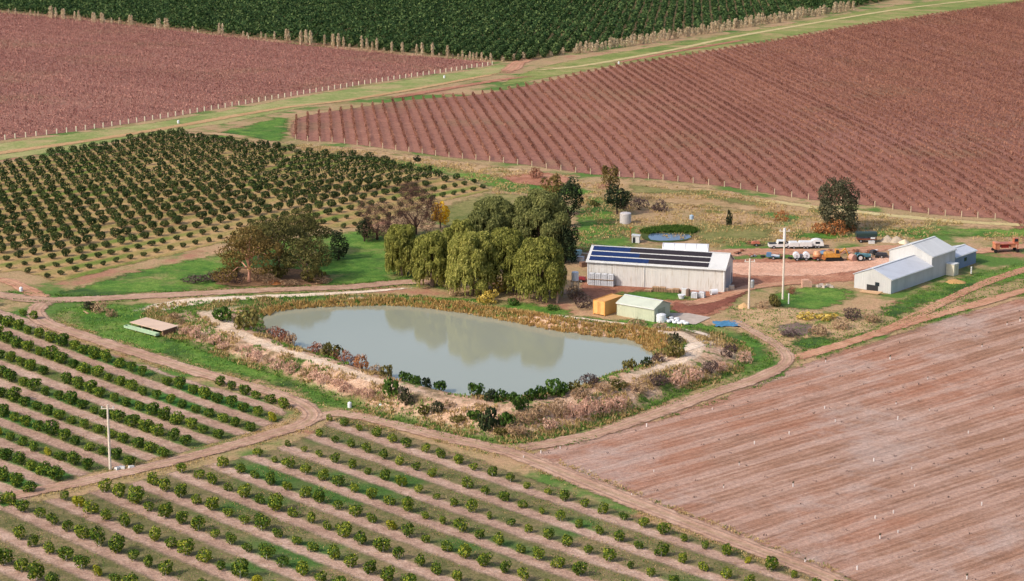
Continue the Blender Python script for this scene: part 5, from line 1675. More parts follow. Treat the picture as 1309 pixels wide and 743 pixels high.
drum(base_at(799.5, 285.5), 1.2, 2.2, corrugated("galvanised_tank", C(206, 198, 194), 0, 0.25, 0.06), "water_tank", "round galvanised water tank beside the small dam", "water tank")
drum(base_at(526, 340), 0.9, 2.2, WHITEPAINT, "water_tank", "white tank showing through the gap in the left willows", "water tank")
t = thing("plastic_tub", "open white tub on the ground by the shed wall", "tub", base_at(871, 382), 0.2)
MB().lathe([(0.45, 0.0), (0.62, 0.7), (0.66, 0.72), (0.60, 0.7), (0.44, 0.08)], n=16).build("shell", WHITEP, t)
MB().lathe([(0.66, 0.70), (0.69, 0.72), (0.69, 0.76), (0.64, 0.77)], n=16).build("rim", WHITEP, t)
t = thing("storage_box", "upright white box behind the open tub", "box", base_at(874.5, 377.5), R(-15))
MB().box((0, 0, 0.6), (0.85, 0.8, 1.15)).build("body", WHITEPAINT, t)
MB().box((0, 0, 1.2), (0.95, 0.9, 0.08)).build("lid", TRIM, t)
t = thing("tipped_drum", "white drum lying on its side near the shed corner", "drum", base_at(912.5, 377), R(20))
MB().tube((-0.6, 0, 0.55), (0.6, 0, 0.55), 0.55, 0.55, 18).build("shell", WHITEP, t)
MB().tube((-0.66, 0, 0.55), (-0.6, 0, 0.55), 0.3, 0.3, 14).build("cap", ALU, t)
for k, (x, y, w) in enumerate(((928, 372.5, 0.8), (935, 370.5, 1.0))):
    t = thing("crate", f"cream crate at the shed's right corner, {'smaller' if k == 0 else 'larger'} of two", "crate", base_at(x, y), R(-15 + 10 * k), "cream crates at the shed corner")
    MB().box((0, 0, w * 0.45), (w, w * 0.8, w * 0.8)).build("body", plain("cream_crate", C(224, 204, 184), 0.7), t)
    for dx in (-0.3, 0.3):
        MB().box((dx * w, -w * 0.41, w * 0.45), (0.08, 0.04, w * 0.8)).build("batten", WOOD, t)
PALLET = MB()
for i in range(6):
    PALLET.box((0, -0.5 + i * 0.2, 0.12), (1.2, 0.13, 0.025))
for x in (-0.52, 0, 0.52):
    PALLET.box((x, 0, 0.055), (0.1, 1.13, 0.1))
pl_me = PALLET.mesh("wooden_pallet", WOOD)
idx = 0
for (x, y, n_) in ((829, 373, 3), (838, 372.5, 6), (847, 373, 6), (856, 373.5, 4), (864, 374, 5)):
    idx += 1
    p = base_at(x, y)
    for k in range(n_):
        o = link("wooden_pallet", pl_me, None, (p[0], p[1], p[2] + k * 0.145))
        o.rotation_euler = (0, 0, R(-15) + rng.normal(0, 0.06))
        tag(o, f"weathered wooden pallet, {nth(k + 1)} from the ground in the {nth(idx)} stack along the shed", "pallet", "wooden pallets along the shed")
# elevated white tank left of the shed
t = thing("header_tank", "white header tank raised on a timber stand left of the long shed", "water tank", base_at(735, 377), R(-15))
for x in (-0.5, 0.5):
    for y in (-0.5, 0.5):
        MB().tube((x * 1.15, y * 1.15, -0.1), (x, y, 2.6), 0.09, 0.08, 6).build("leg", POLEW, t)
MB().box((0, 0, 2.65), (1.5, 1.5, 0.1)).build("platform", WOOD, t)
MB().lathe([(0.64, 2.72), (0.66, 2.8), (0.66, 4.2), (0.6, 4.3), (0.15, 4.42)], n=18).build("shell", WHITEP, t)
# sacks
sack = MB().lathe([(0.28, 0.0), (0.46, 0.06), (0.5, 0.2), (0.42, 0.34), (0.2, 0.4)], n=12).mesh("sack", plain("white_sack", C(236, 236, 236), 0.7))
for k, (x, y) in enumerate(((851, 411), (855, 413), (859, 411.5), (862, 414), (866, 412.5), (869, 415), (873, 413.5), (877, 415.5), (858, 408.5), (865, 409.5))):
    o = link("sack", sack, None, base_at(x, y) + [0, 0, 0.13])
    o.scale = (1.1, 0.8, 0.9 + 0.3 * rng.random())
    o.rotation_euler = (0, 0, rng.uniform(0, 3))
    tag(o, f"white filled sack in the heap beside the concrete slab, {nth(k + 1)} of ten", "sack", "white sacks by the slab")
patch("concrete_slab", [(852, 401), (880, 401), (909, 406.5), (888, 416), (866, 411)], CONCRETE, 4, grid=3, rim=0.5, jitter=0.05, smooth=False)
TARP = plain("blue_tarpaulin", C(78, 132, 168), 0.5, var=0.2, scale=1.5, bump=0.6)
w = PP([(914, 412), (928, 410.5), (944, 413), (948, 416.5), (930, 418), (917, 416)])[:, :2]
cen = w.mean(0)
g = np.random.default_rng(3)
xs = np.linspace(-1, 1, 13)
v, f = [], []
tx, ty = w.max(0) - cen
for a in xs:
    for b_ in xs:
        rr = 1 + 0.12 * math.sin(5 * math.atan2(b_, a))
        v.append((a * tx * rr, b_ * ty * rr, 0.16 + 0.07 * g.normal() - 0.06 * max(abs(a), abs(b_))))
f = np.array([[i * 13 + j, (i + 1) * 13 + j, (i + 1) * 13 + j + 1, i * 13 + j + 1] for i in range(12) for j in range(12)])
o = link("tarpaulin", mesh_np("tarpaulin", np.array(v), f, TARP, True), None, (cen[0], cen[1], float(zb(cen[1]))))
tag(o, "crumpled blue tarpaulin on the dark ground right of the slab", "tarpaulin")

# small dam behind the shed
patch("dam_bank", [(816, 292), (850, 286), (890, 288), (900, 298), (892, 311), (850, 314), (818, 310)], TAN, 4, grid=3, rim=1.5)
patch("dam_bank", [(820, 294), (850, 290), (882, 291), (890, 300), (880, 308), (850, 311), (822, 307)], ground_mat("dark_green_bank", C(44, 60, 28), C(70, 84, 38), C(98, 104, 54)), 5, grid=3, rim=1.0)
patch("dam_water", [(829, 302), (835, 299.5), (860, 299.5), (879, 301), (880, 306), (862, 308), (835, 308)], (lambda t: (t.color(C(80, 96, 122)), t.b.inputs["Roughness"].__setattr__("default_value", 0.08), t.b.inputs["Specular IOR Level"].__setattr__("default_value", 0.6), t.m)[-1])(NT("dam_water")), 6, grid=3, rim=0.5, jitter=0.2)
t = thing("pump_hut", "tiny white pump hut between the tank and the small dam", "hut", base_at(813, 310), R(-12))
MB().box((0, 0, 0.7), (1.5, 1.4, 1.5)).build("wall", WHITEPAINT, t)
MB().box((0, 0, 1.5), (1.75, 1.65, 0.1), tilt=0.08).build("roof", ROOF_PALE, t)
MB().box((-0.3, -0.71, 0.6), (0.55, 0.04, 1.2)).build("door", DARKM, t)
t = thing("marker_post", "thin rusty post beside the pump hut", "post", base_at(806, 306))
MB().tube((0, 0, -0.2), (0, 0, 2.4), 0.07, 0.06, 6).build("shaft", plain("rusty_steel", C(180, 100, 60), 0.8), t)
MB().box((0, 0, 2.4), (0.5, 0.1, 0.25)).build("plate", plain("orange_plate", C(214, 130, 84), 0.7), t)
drum(base_at(884, 281), 0.45, 0.9, plain("pale_blue_drum", C(170, 190, 206), 0.5), "drum", "pale blue drum alone in the paddock beyond the dam", "drum")

# ------------------------------------------------------------------ poles
WIRE = plain("grey_wire", C(90, 90, 90), 0.5)
def pole(px, py, h, label, white=0.0, trans=False):
    root = thing("power_pole", label, "power pole", base_at(px, py))
    MB().tube((0, 0, -0.3), (0, 0, h), 0.2, 0.14, 10).build("shaft", POLEW, root)
    MB().box((0, 0, h - 0.55), (1.9, 0.12, 0.14)).build("crossarm", POLEW, root)
    for x in (-0.8, 0, 0.8):
        MB().lathe([(0.05, h - 0.48), (0.08, h - 0.4), (0.05, h - 0.32), (0.07, h - 0.24), (0.03, h - 0.18)], (x, 0, 0), 8).build("insulator", WHITEP, root)
    if white:
        MB().tube((0, 0, h - white), (0, 0, h + 0.02), 0.26, 0.24, 12).build("white_sleeve", WHITEPAINT, root)
    if trans:
        MB().lathe([(0.3, h * 0.42), (0.34, h * 0.44), (0.34, h * 0.56), (0.28, h * 0.58)], (0.55, -0.1, 0), 12).build("transformer", ALU, root)
    return root
pole(141, 601, 9.6, "pale power pole standing beside the track in the left foreground")
pole(957, 395, 9.2, "pale power pole with a transformer between shed and lawn", trans=True)
pole(1000.5, 383, 13.2, "tallest power pole with a white top at the lawn's edge", white=2.4)
t = thing("stub_post", "short white post beside the tallest power pole", "post", base_at(1008, 389))
MB().tube((0, 0, -0.1), (0, 0, 1.9), 0.12, 0.11, 8).build("shaft", WHITEPAINT, t)
MB().tube((0, 0, 1.9), (0, 0, 1.96), 0.15, 0.13, 8).build("cap", TRIM, t)
t = thing("stub_post", "short white post on the grass behind the barn annex", "post", base_at(1241.5, 350))
MB().tube((0, 0, -0.1), (0, 0, 1.3), 0.14, 0.13, 8).build("shaft", WHITEPAINT, t)
MB().tube((0, 0, 1.3), (0, 0, 1.36), 0.17, 0.14, 8).build("cap", TRIM, t)

# ------------------------------------------------------------------ vehicles and machinery
def wheels(root, xs, w, r, y0=0.0, width=0.24):
    for x in xs:
        for s in (-1, 1):
            a = MB().tube((x, y0 + s * w - width / 2, r), (x, y0 + s * w + width / 2, r), r, r, 16).build("wheel", RUBBER, root)
            MB().tube((x, y0 + s * (w + width / 2 + 0.012) - 0.01, r), (x, y0 + s * (w + width / 2 + 0.012) + 0.01, r), r * 0.55, r * 0.55, 12).build("rim", ALU, a)
def paint(name, c, var=0.1, rough=0.45):
    return plain(name, c, rough, var=var, scale=1.5)
def ute(p, rz, label, m):
    t = thing("pickup_truck", label, "pickup truck", p, rz)
    prof = [(-2.4, 0.45), (2.4, 0.45), (2.4, 0.85), (1.3, 1.0), (0.75, 1.62), (-0.6, 1.65), (-0.75, 1.05), (-2.4, 1.0)]
    MB().prism(prof, -0.85, 0.85, 'y').build("body", m, t)
    for s in (-1, 1):
        MB().prism([(1.15, 1.05), (0.7, 1.55), (-0.5, 1.58), (-0.6, 1.05)], s * 0.86 - 0.005, s * 0.86 + 0.005, 'y').build("side_window", GLASS, t)
    MB().add([(1.28, -0.72, 1.06), (1.28, 0.72, 1.06), (0.82, 0.66, 1.58), (0.82, -0.66, 1.58)], [[0, 1, 2, 3]]).build("windscreen", GLASS, t)
    MB().box((-1.6, 0, 1.06), (1.5, 1.45, 0.12)).build("tray", DARKM, t)
    wheels(t, (-1.45, 1.5), 0.78, 0.36)
def trailer(p, rz, label, L, H, m, round_=False):
    t = thing("box_trailer", label, "trailer", p, rz)
    if round_:
        k = 10
        prof = [(-L / 2, 0.5), (L / 2, 0.5)] + [(L / 2 * math.cos(math.pi * i / k), 0.6 + (H - 0.6) * math.sin(math.pi * i / k) ** 0.6) for i in range(k + 1)]
    else:
        prof = [(-L / 2, 0.5), (L / 2, 0.5), (L / 2, H - 0.2), (L / 2 - 0.2, H), (-L / 2 + 0.2, H), (-L / 2, H - 0.2)]
    MB().prism(prof, -0.95, 0.95, 'y').build("body", m, t)
    MB().tube((L / 2, 0, 0.55), (L / 2 + 1.1, 0, 0.5), 0.06).build("drawbar", DARKM, t)
    MB().box((0, 0, 0.45), (L * 0.9, 1.5, 0.12)).build("chassis", DARKM, t)
    if round_:
        MB().box((0.1, -0.955, 1.15), (0.9, 0.02, 0.45)).build("window", GLASS, t)
    wheels(t, (-0.3, 0.35) if L > 2 else (0,), 0.84, 0.3)
ute(base_at(997.5, 317.5), R(4), "small white pickup at the left end of the white vehicle row", WHITEPAINT)
t = thing("tyre_stack", "stack of dark tyres between the white pickup and trailers", "tyres", base_at(1006.5, 316.5))
for k in range(4):
    MB().lathe([(0.25, k * 0.3), (0.5, k * 0.3 + 0.02), (0.56, k * 0.3 + 0.14), (0.5, k * 0.3 + 0.27), (0.25, k * 0.3 + 0.285)], n=16).build("tyre", RUBBER, t)
trailer(base_at(1014, 317.5), R(2), "white box trailer, left of two in the vehicle row", 1.9, 1.35, WHITEPAINT)
trailer(base_at(1029, 317.3), R(1), "longer white box trailer, right of two in the vehicle row", 2.6, 1.4, WHITEPAINT)
trailer(base_at(1044, 316.5), R(-3), "white rounded caravan at the right end of the vehicle row", 2.7, 1.75, WHITEPAINT, True)
t = thing("plank_stack", "pale planks lying right of the white caravan", "planks", base_at(1055, 313.5), R(3))
for k in range(4):
    MB().box((0, -0.3 + 0.2 * k, 0.08 + 0.02 * (k % 2)), (1.7, 0.17, 0.07), rng.normal(0, 0.04)).build("plank", WOOD, t)
# orange implement, blue trailer with white sheet, twin tank sprayer, mixer
def implement(px, py, rz, label, m, L=1.8, name="farm_implement", cat="implement"):
    t = thing(name, label, cat, base_at(px, py), rz)
    MB().box((0, 0, 0.75), (L, 1.0, 0.5), taper=0.75).build("hopper", m, t)
    MB().box((0, 0, 0.42), (L * 1.05, 0.8, 0.12)).build("frame", DARKM, t)
    MB().tube((L / 2, 0, 0.42), (L / 2 + 0.9, 0, 0.35), 0.05).build("drawbar", DARKM, t)
    for i in range(5):
        x = -L / 2 + L * i / 4
        MB().tube((x, -0.45, 0.42), (x - 0.12, -0.55, 0.02), 0.04, 0.03, 5).build("tine", DARKM, t)
    wheels(t, (0,), 0.6, 0.3)
implement(966, 314.5, R(5), "orange red seeder at the left end of the machinery line", paint("orange_red_paint", C(186, 108, 82), 0.25))
BLUEP = paint("blue_paint", C(84, 118, 150), 0.25)
t = thing("flat_trailer", "blue flat trailer carrying a white sheet", "trailer", base_at(988, 331), R(-8))
MB().box((0, 0, 0.6), (2.6, 1.5, 0.18)).build("deck", BLUEP, t)
MB().box((-0.8, 0.1, 0.95), (1.1, 1.2, 0.5), taper=0.8).build("load_box", BLUEP, t)
MB().box((0.45, -0.1, 0.75), (1.6, 1.1, 0.1), tilt=0.12).build("white_sheet", WHITEPAINT, t)
MB().tube((1.3, 0, 0.55), (2.2, 0, 0.4), 0.05).build("drawbar", DARKM, t)
wheels(t, (0.1,), 0.75, 0.34)
t = thing("sprayer_cart", "sprayer cart with two round white tanks", "sprayer", base_at(1024, 333), R(3))
MB().box((0, 0, 0.4), (3.0, 0.9, 0.14)).build("frame", DARKM, t)
for x in (-0.98, 0.98):
    b = MB().tube((x, -0.6, 1.05), (x, 0.6, 1.05), 0.62, 0.62, 20).build("tank", WHITEP, t)
    MB().tube((x, -0.66, 1.05), (x, -0.6, 1.05), 0.2, 0.2, 12).build("valve", ALU, b)
MB().box((0, 0, 0.85), (0.5, 0.6, 0.8)).build("pump", plain("grey_pump", C(110, 112, 120), 0.6), t)
wheels(t, (-0.9, 0.9), 0.62, 0.36)
t = thing("cement_mixer", "orange tub shaped mixer in the machinery line", "mixer", base_at(1044, 333), R(10))
MB().lathe([(0.3, 0.55), (0.75, 0.9), (0.8, 1.3), (0.5, 1.9), (0.45, 1.92)], n=18).build("drum", paint("pale_orange_paint", C(216, 156, 114), 0.25), t)
MB().box((0, 0, 0.45), (1.5, 1.0, 0.14)).tube((-0.7, 0, 0.45), (-0.8, 0, 1.2), 0.06).tube((0.7, 0, 0.45), (0.8, 0, 1.2), 0.06).build("frame", paint("brick_red_paint", C(170, 84, 62)), t)
wheels(t, (0,), 0.6, 0.32)
implement(1052, 327, R(60), "small blue implement behind the orange mixer", BLUEP, 1.4)
# yellow excavator
YEL = paint("digger_yellow", C(206, 146, 66), 0.3)
t = thing("excavator", "orange yellow excavator with its boom folded down in the machinery line", "excavator", base_at(1066, 333), R(4))
for s in (-1, 1):
    tr = MB().prism([(-1.7, 0.12), (-1.4, 0.0), (1.4, 0.0), (1.7, 0.12), (1.75, 0.4), (1.5, 0.62), (-1.5, 0.62), (-1.75, 0.4)], s * 0.85 - 0.22, s * 0.85 + 0.22, 'y').build("track", RUBBER, t)
MB().box((0, 0, 0.62), (1.2, 1.25, 0.3)).build("undercarriage", DARKM, t)
MB().prism([(-1.9, 0.8), (1.0, 0.8), (1.0, 1.25), (0.0, 1.3), (-0.2, 1.65), (-1.7, 1.65), (-1.95, 1.35)], -0.95, 0.95, 'y').build("engine_house", YEL, t)
cabn = MB().prism([(0.05, 1.32), (1.0, 1.28), (0.95, 1.9), (0.7, 2.4), (0.05, 2.4)], -0.92, -0.1, 'y').build("cab", YEL, t)
MB().prism([(0.15, 1.55), (0.88, 1.52), (0.85, 1.9), (0.65, 2.28), (0.15, 2.28)], -0.935, -0.925, 'y').build("window", GLASS, cabn)
MB().tube((0.9, 0.3, 1.2), (2.2, 0.3, 2.3), 0.2, 0.17, 6).build("boom", YEL, t)
MB().tube((2.2, 0.3, 2.3), (2.95, 0.3, 0.9), 0.16, 0.13, 6).build("arm", YEL, t)
MB().prism([(2.75, 0.9), (3.1, 0.9), (3.2, 0.35), (2.8, 0.05), (2.5, 0.3), (2.85, 0.45)], -0.1, 0.7, 'y').build("bucket", YEL, t)
MB().prism([(-1.6, 0.8), (-2.3, 1.1), (-2.5, 0.5), (-2.0, 0.2)], -0.8, 0.8, 'y').build("counterweight", paint("orange_weight", C(200, 130, 74), 0.3), t)
# pink bale, teal tractor, dark heap
t = thing("round_bale", "pinkish round bale between the excavator and the tractor", "bale", base_at(1090, 333.5), R(30))
MB().tube((0, -0.6, 0.66), (0, 0.6, 0.66), 0.68, 0.68, 20).build("straw", plain("pinkish_straw", C(206, 158, 140), 0.9, var=0.2, scale=5), t)
MB().tube((0, -0.35, 0.66), (0, -0.3, 0.66), 0.69, 0.69, 20).tube((0, 0.3, 0.66), (0, 0.35, 0.66), 0.69, 0.69, 20).build("twine", WOOD, t)
TEAL = paint("teal_paint", C(98, 150, 162), 0.3)
t = thing("tractor", "teal blue tractor parked beside the pinkish bale", "tractor", base_at(1103, 333), R(12))
MB().prism([(-0.5, 0.7), (1.5, 0.7), (1.55, 1.2), (0.2, 1.35), (-0.5, 1.3)], -0.35, 0.35, 'y').build("bonnet", TEAL, t)
MB().box((-0.75, 0, 0.95), (0.9, 0.9, 0.35)).build("seat_platform", DARKM, t)
for s in (-1, 1):
    MB().prism([(-1.5, 1.0), (-1.3, 1.45), (-0.4, 1.45), (-0.2, 1.0)], s * 0.62 - 0.15, s * 0.62 + 0.15, 'y').build("mudguard", TEAL, t)
MB().tube((0.9, 0.2, 1.2), (0.9, 0.2, 2.0), 0.05).build("exhaust", DARKM, t)
roll = MB().tube((-1.1, -0.45, 1.0), (-1.1, -0.45, 2.1), 0.05).tube((-1.1, 0.45, 1.0), (-1.1, 0.45, 2.1), 0.05).tube((-1.1, -0.45, 2.1), (-1.1, 0.45, 2.1), 0.05)
roll.build("roll_bar", DARKM, t)
for x, r, w in ((-0.85, 0.72, 0.8), (1.15, 0.42, 0.62)):
    for s in (-1, 1):
        a = MB().tube((x, s * w - 0.17, r), (x, s * w + 0.17, r), r, r, 18).build("wheel", RUBBER, t)
        MB().tube((x, s * (w + 0.18) - 0.01, r), (x, s * (w + 0.18) + 0.01, r), r * 0.55, r * 0.55, 12).build("rim", WHITEPAINT, a)
BLACKP = paint("black_paint", C(50, 48, 52))
implement(1127, 329.5, R(-10), "black cultivator at the right end of the machinery line", BLACKP, 2.4)
implement(1116, 326, R(40), "small black harrow left of the large black cultivator", BLACKP, 1.2)
drum(base_at(1113, 329.5), 0.35, 0.6, plain("cream_drum", C(224, 190, 160), 0.6), "drum", "small cream drum in front of the black harrow", "drum")
# dark green shelter truck
t = thing("canopy_truck", "dark green canopy truck parked by the big lone tree", "truck", base_at(1107, 309.5), R(2))
MB().box((0, 0, 0.75), (3.9, 1.7, 0.22)).build("deck", paint("rust_red_paint", C(140, 74, 54)), t)
MB().prism([(-0.95, 1.25), (0.95, 1.25), (0.95, 1.85), (0.55, 2.1), (-0.55, 2.1), (-0.95, 1.85)], -2.1, 2.1, 'x').build("canopy", paint("dark_green_canvas", C(48, 64, 60)), t)
for x in (-1.9, -0.6, 0.7, 1.9):
    for s in (-0.8, 0.8):
        MB().box((x, s, 1.05), (0.08, 0.08, 0.5)).build("post", DARKM, t)
MB().box((1.2, -0.88, 0.98), (0.9, 0.04, 0.36)).build("side_panel", WHITEPAINT, t)
wheels(t, (-1.2, 1.3), 0.72, 0.34)
t = thing("storage_chest", "low white chest in front of the canopy truck", "chest", base_at(1114, 311.5), R(3))
MB().box((0, 0, 0.24), (1.2, 0.6, 0.46)).build("body", WHITEPAINT, t)
MB().box((0, 0, 0.5), (1.26, 0.66, 0.07)).build("lid", TRIM, t)
# gravel heaps
def heap(px, py, r, h, label, m):
    g = np.random.default_rng(int(px))
    v, f = [], []
    n, k = 22, 8
    for i in range(k + 1):
        q = i / k
        for j in range(n):
            a = 2 * math.pi * j / n
            rr = r * q * (1 + 0.12 * math.sin(3 * a + px) + 0.05 * g.normal())
            v.append((math.cos(a) * rr, math.sin(a) * rr, h * (1 - q) ** 0.85 + 0.04 * g.normal() * (0 < i < k) - (0.08 if i == k else 0)))
    for i in range(k):
        for j in range(n):
            f.append([i * n + j, (i + 1) * n + j, (i + 1) * n + (j + 1) % n, i * n + (j + 1) % n])
    o = link("gravel_heap", mesh_np("gravel_heap", np.array(v), np.array(f), m, True), None, base_at(px, py))
    tag(o, label, "heap", "heaps behind the barn")
GRAV = plain("pale_gravel", C(190, 172, 150), 0.95, var=0.2, scale=5, bump=0.6)
heap(1134, 308.5, 1.5, 1.3, "pale gravel heap, left of two behind the machinery", GRAV)
heap(1146, 309, 1.6, 1.2, "pale gravel heap, right of two behind the machinery", GRAV)
heap(1222, 361, 2.0, 0.55, "low tan soil heap on the grass beside the barn", plain("tan_soil", C(196, 152, 96), 0.95, var=0.2, scale=5, bump=0.6))
heap(352, 362, 2.0, 0.6, "orange heap of leaf litter under the gum trees", plain("orange_litter", C(190, 120, 66), 0.95, var=0.2, scale=5, bump=0.6))
heap(1156, 311, 1.2, 0.8, "cream heap touching the barn's far corner", plain("cream_heap", C(226, 206, 176), 0.95, var=0.1, scale=5, bump=0.4))
heap(951, 393, 1.3, 0.9, "sandy heap at the foot of the pole with the transformer", plain("sandy_heap", C(206, 166, 118), 0.95, var=0.2, scale=5, bump=0.5))
# rubble and pinkish boxes by the lawn
t = thing("brick_stack", "pinkish stack of bricks at the upper left corner of the lawn", "bricks", base_at(1031, 367), R(8))
for i in range(3):
    for k in range(3 - (i == 2)):
        MB().box((-0.62 + 0.62 * k, 0, 0.24 + 0.47 * i), (0.59, 0.8, 0.45)).build("block", plain("pink_block", C(216, 168, 144), 0.9, var=0.15, scale=4), t)
for k, (x, y, s) in enumerate(((1046, 367, 0.5), (1050, 366, 0.6), (1054, 368, 0.5), (1059, 366.5, 0.55), (1063, 368, 0.45))):
    g = np.random.default_rng(k)
    o = link("rubble_block", MB().box((0, 0, s * 0.4), (s * 1.8, s * 1.3, s * 0.9), g.uniform(0, 3), 0.8, 0.15).mesh("rubble_block", CONCRETE), None, base_at(x, y))
    tag(o, f"pale rubble block by the lawn's upper edge, {nth(k + 1)} from the left", "rubble", "rubble by the lawn")
t = thing("log_pile", "tan fallen logs lying against the barn's front gable", "logs", base_at(1112, 375.5), R(-35))
for k in range(4):
    MB().tube((-2.0 + 0.3 * k, 0.1 * k, 0.15 + 0.18 * (k % 2)), (1.8 + 0.2 * k, -0.2 + 0.14 * k, 0.2 + 0.12 * k), 0.16, 0.12, 8).build("log", WOOD, t)
# red frame machine at the right edge
REDM = paint("faded_red_paint", C(184, 106, 80), 0.3)
t = thing("harvester", "tall faded red straddle harvester parked on the red track at right", "harvester", base_at(1285, 322), R(6))
for x in (-2.2, 2.2):
    for s in (-0.9, 0.9):
        MB().box((x, s, 0.95), (0.16, 0.16, 1.5)).build("leg", REDM, t)
        a = MB().tube((x, s - 0.14, 0.36), (x, s + 0.14, 0.36), 0.36, 0.36, 14).build("wheel", RUBBER, t)
MB().box((0, 0, 1.75), (4.8, 2.0, 0.16)).build("frame", REDM, t)
MB().box((-1.9, 0, 1.35), (0.9, 1.9, 1.3)).build("bin", paint("orange_bin", C(202, 132, 98), 0.3), t)
MB().box((-0.3, 0, 1.3), (1.5, 1.5, 0.7)).build("engine_box", paint("dark_red_paint", C(150, 44, 40)), t)
MB().box((1.3, 0, 1.45), (0.9, 1.8, 0.9)).build("hopper", paint("orange_hopper", C(198, 128, 96), 0.3), t)
MB().box((2.0, 0, 2.3), (0.9, 1.0, 0.95)).build("cab", REDM, t)
MB().box((2.0, -0.51, 2.4), (0.7, 0.03, 0.55)).build("window", GLASS, t)
# red quad by the shed's left end
implement(744, 360.5, R(-15), "dark red spreader at the left end of the long shed", paint("crimson_paint", C(148, 44, 48)), 1.5)
# odd goods left of the shed
for k, (x, y, m, nm, lab) in enumerate(((742, 334, WHITEPAINT, "fridge", "white discarded fridge among the junk left of the shed"), (748, 330, plain("tan_box", C(206, 180, 150), 0.7), "carton", "tan carton among the junk left of the shed"), (739, 326, plain("pale_cyan", C(186, 220, 216), 0.6), "water_trough", "pale cyan trough on the grass left of the shed"), (746, 341, plain("brown_box", C(136, 104, 84), 0.7), "wooden_crate", "brown wooden crate among the junk left of the shed"))):
    t = thing(nm, lab, nm.split("_")[-1], base_at(x, y), rng.uniform(-0.5, 0.5))
    MB().box((0, 0, 0.45), (1.3, 0.9, 0.85)).build("body", m, t)
    MB().box((0, 0, 0.92), (1.36, 0.96, 0.08)).build("lid", m, t)

# ------------------------------------------------------------------ tree guards in the bare field and small marks
guard_me = MB().tube((0, 0, -0.05), (0, 0, 0.55), 0.10, 0.10, 8).mesh("guard_sleeve", plain("guard_plastic", C(238, 228, 222), 0.6))
sprig_me = crown_mesh("sprig", dome_lobes(0.45, 0.22, 4, 5, base=0.0), 60, 0.08, LEAF_GREY, 6)
rows_g = lattice(RIGHT_PX, RF_A, -182.4, RF_SP, RF_T, jit=0.15)
gi = 0
for k, row in enumerate(rows_g):
    j = 0
    for p in row:
        pr = 0.15
        if rng.random() > pr:
            continue
        j += 1
        s = rng.uniform(0.5, 0.95)
        root = thing("tree_guard", f"white tree guard, {nth(j)} from the left in the bare field's {nth(k + 1)} row from above", "tree guard", p + [0, 0, 0.05], 0, "tree guards in the bare field", s)
        link("sleeve", guard_me, root)
        if rng.random() < 0.45:
            link("sprig", sprig_me, root, (0, 0, 0.5))
weeds = np.concatenate([r for r in rows_g])[:, :2]
weeds = weeds[rng.random(len(weeds)) < 0.5] + rng.normal(0, 0.5, (1, 2))
tufts("field_weeds", "small dark weeds along the rows of the bare field", weeds, zb(weeds[:, 1]) + 0.05, 0.1, 0.3, 6, PURPLE, 0.2, "weeds", 0.06)
for x, y, lab in ((228, 158, "white marker drum on the grass road, upper left"), (568, 100, "white marker drum on the grass road near the junction"), (791, 82, "white marker drum at the top edge of the right vineyard"), (27, 373, "white drum on the track at the far left"), (537, 526, "yellow white drum at the near bank's foot"), (487, 523, "pale blue drum at the near bank's foot"), (447, 521, "small white drum on the grass left of the blue one")):
    drum(base_at(x, y), 0.32, 0.75, WHITEP, "drum", lab, "drum")
for k, (x, y) in enumerate(((156, 599), (168, 598.5), (150, 600))):
    o = link("concrete_lump", MB().box((0, 0, 0.15), (0.9, 0.6, 0.4), 0.5 * k, 0.8, 0.1).mesh("concrete_lump", WHITEPAINT), None, base_at(x, y))
    tag(o, f"white concrete lump at the foot of the left power pole, {nth(k + 1)} of three", "rubble", "lumps by the left power pole")
t = thing("fallen_plank", "pale plank lying slanted on the grass below the left junction", "plank", base_at(110, 400), R(-60))
MB().box((0, 0, 0.1), (2.2, 0.3, 0.09)).box((0.9, 0, 0.05), (0.1, 0.5, 0.1)).build("board", WOOD, t)
MB().box((-0.9, 0, 0.04), (0.1, 0.5, 0.1)).build("cleat", WOOD, t)

# ------------------------------------------------------------------ weeds along tracks and between the tree rows
def along(pts, half, n, spread=0.5):
    c = smooth_path(PP(pts)[:, :2], 1.0)
    a = np.gradient(c, axis=0)
    nr = np.stack([-a[:, 1], a[:, 0]], -1) / np.linalg.norm(a, axis=1)[:, None]
    k = rng.integers(0, len(c), n)
    side = rng.choice([-1, 1], n)
    return c[k] + nr[k] * (side * (half + np.abs(rng.normal(0, spread, n))))[:, None]
edge_pts = np.concatenate([
    along([(60, 414), (160, 447), (280, 484), (376, 513), (398, 535), (330, 561), (190, 598), (40, 630)], 1.9, 900),
    along([(425, 529), (510, 545), (620, 571), (700, 597), (850, 658), (1050, 735)], 2.1, 900),
    along([(690, 570), (830, 533), (965, 486), (1004, 460), (965, 426)], 1.9, 500),
    along([(0, 378), (110, 383), (250, 376), (440, 368), (525, 361)], 2.1, 600),
    along([(1030, 455), (1160, 414), (1330, 366)], 1.7, 500)])
sel = vnoise(edge_pts[:, 0], edge_pts[:, 1], 5.0, 21) > -0.2
edge_pts = edge_pts[sel]
half = len(edge_pts) // 2
tufts("track_weeds", "dry weeds along the edges of the dirt tracks", edge_pts[:half], zb(edge_pts[:half, 1]) + 0.03, 0.12, 0.36, 6, TUFT, 0.25, "weeds", 0.05)
tufts("track_grass", "green grass tufts along the edges of the dirt tracks", edge_pts[half:], zb(edge_pts[half:, 1]) + 0.03, 0.12, 0.34, 6, TUFTG, 0.25, "grass", 0.05)
def between_rows(px_poly, ang, c0, sp, n, lo, hi):
    p = scatter_in(px_poly, n)
    q = ((p @ np.array([math.cos(ang), math.sin(ang)]) - c0) / sp) % 1.0
    ok = (q > lo) & (q < hi) & (vnoise(p[:, 0], p[:, 1], 6.0, 23) + rng.normal(0, 0.3, len(p)) > 0.0)
    return p[ok]
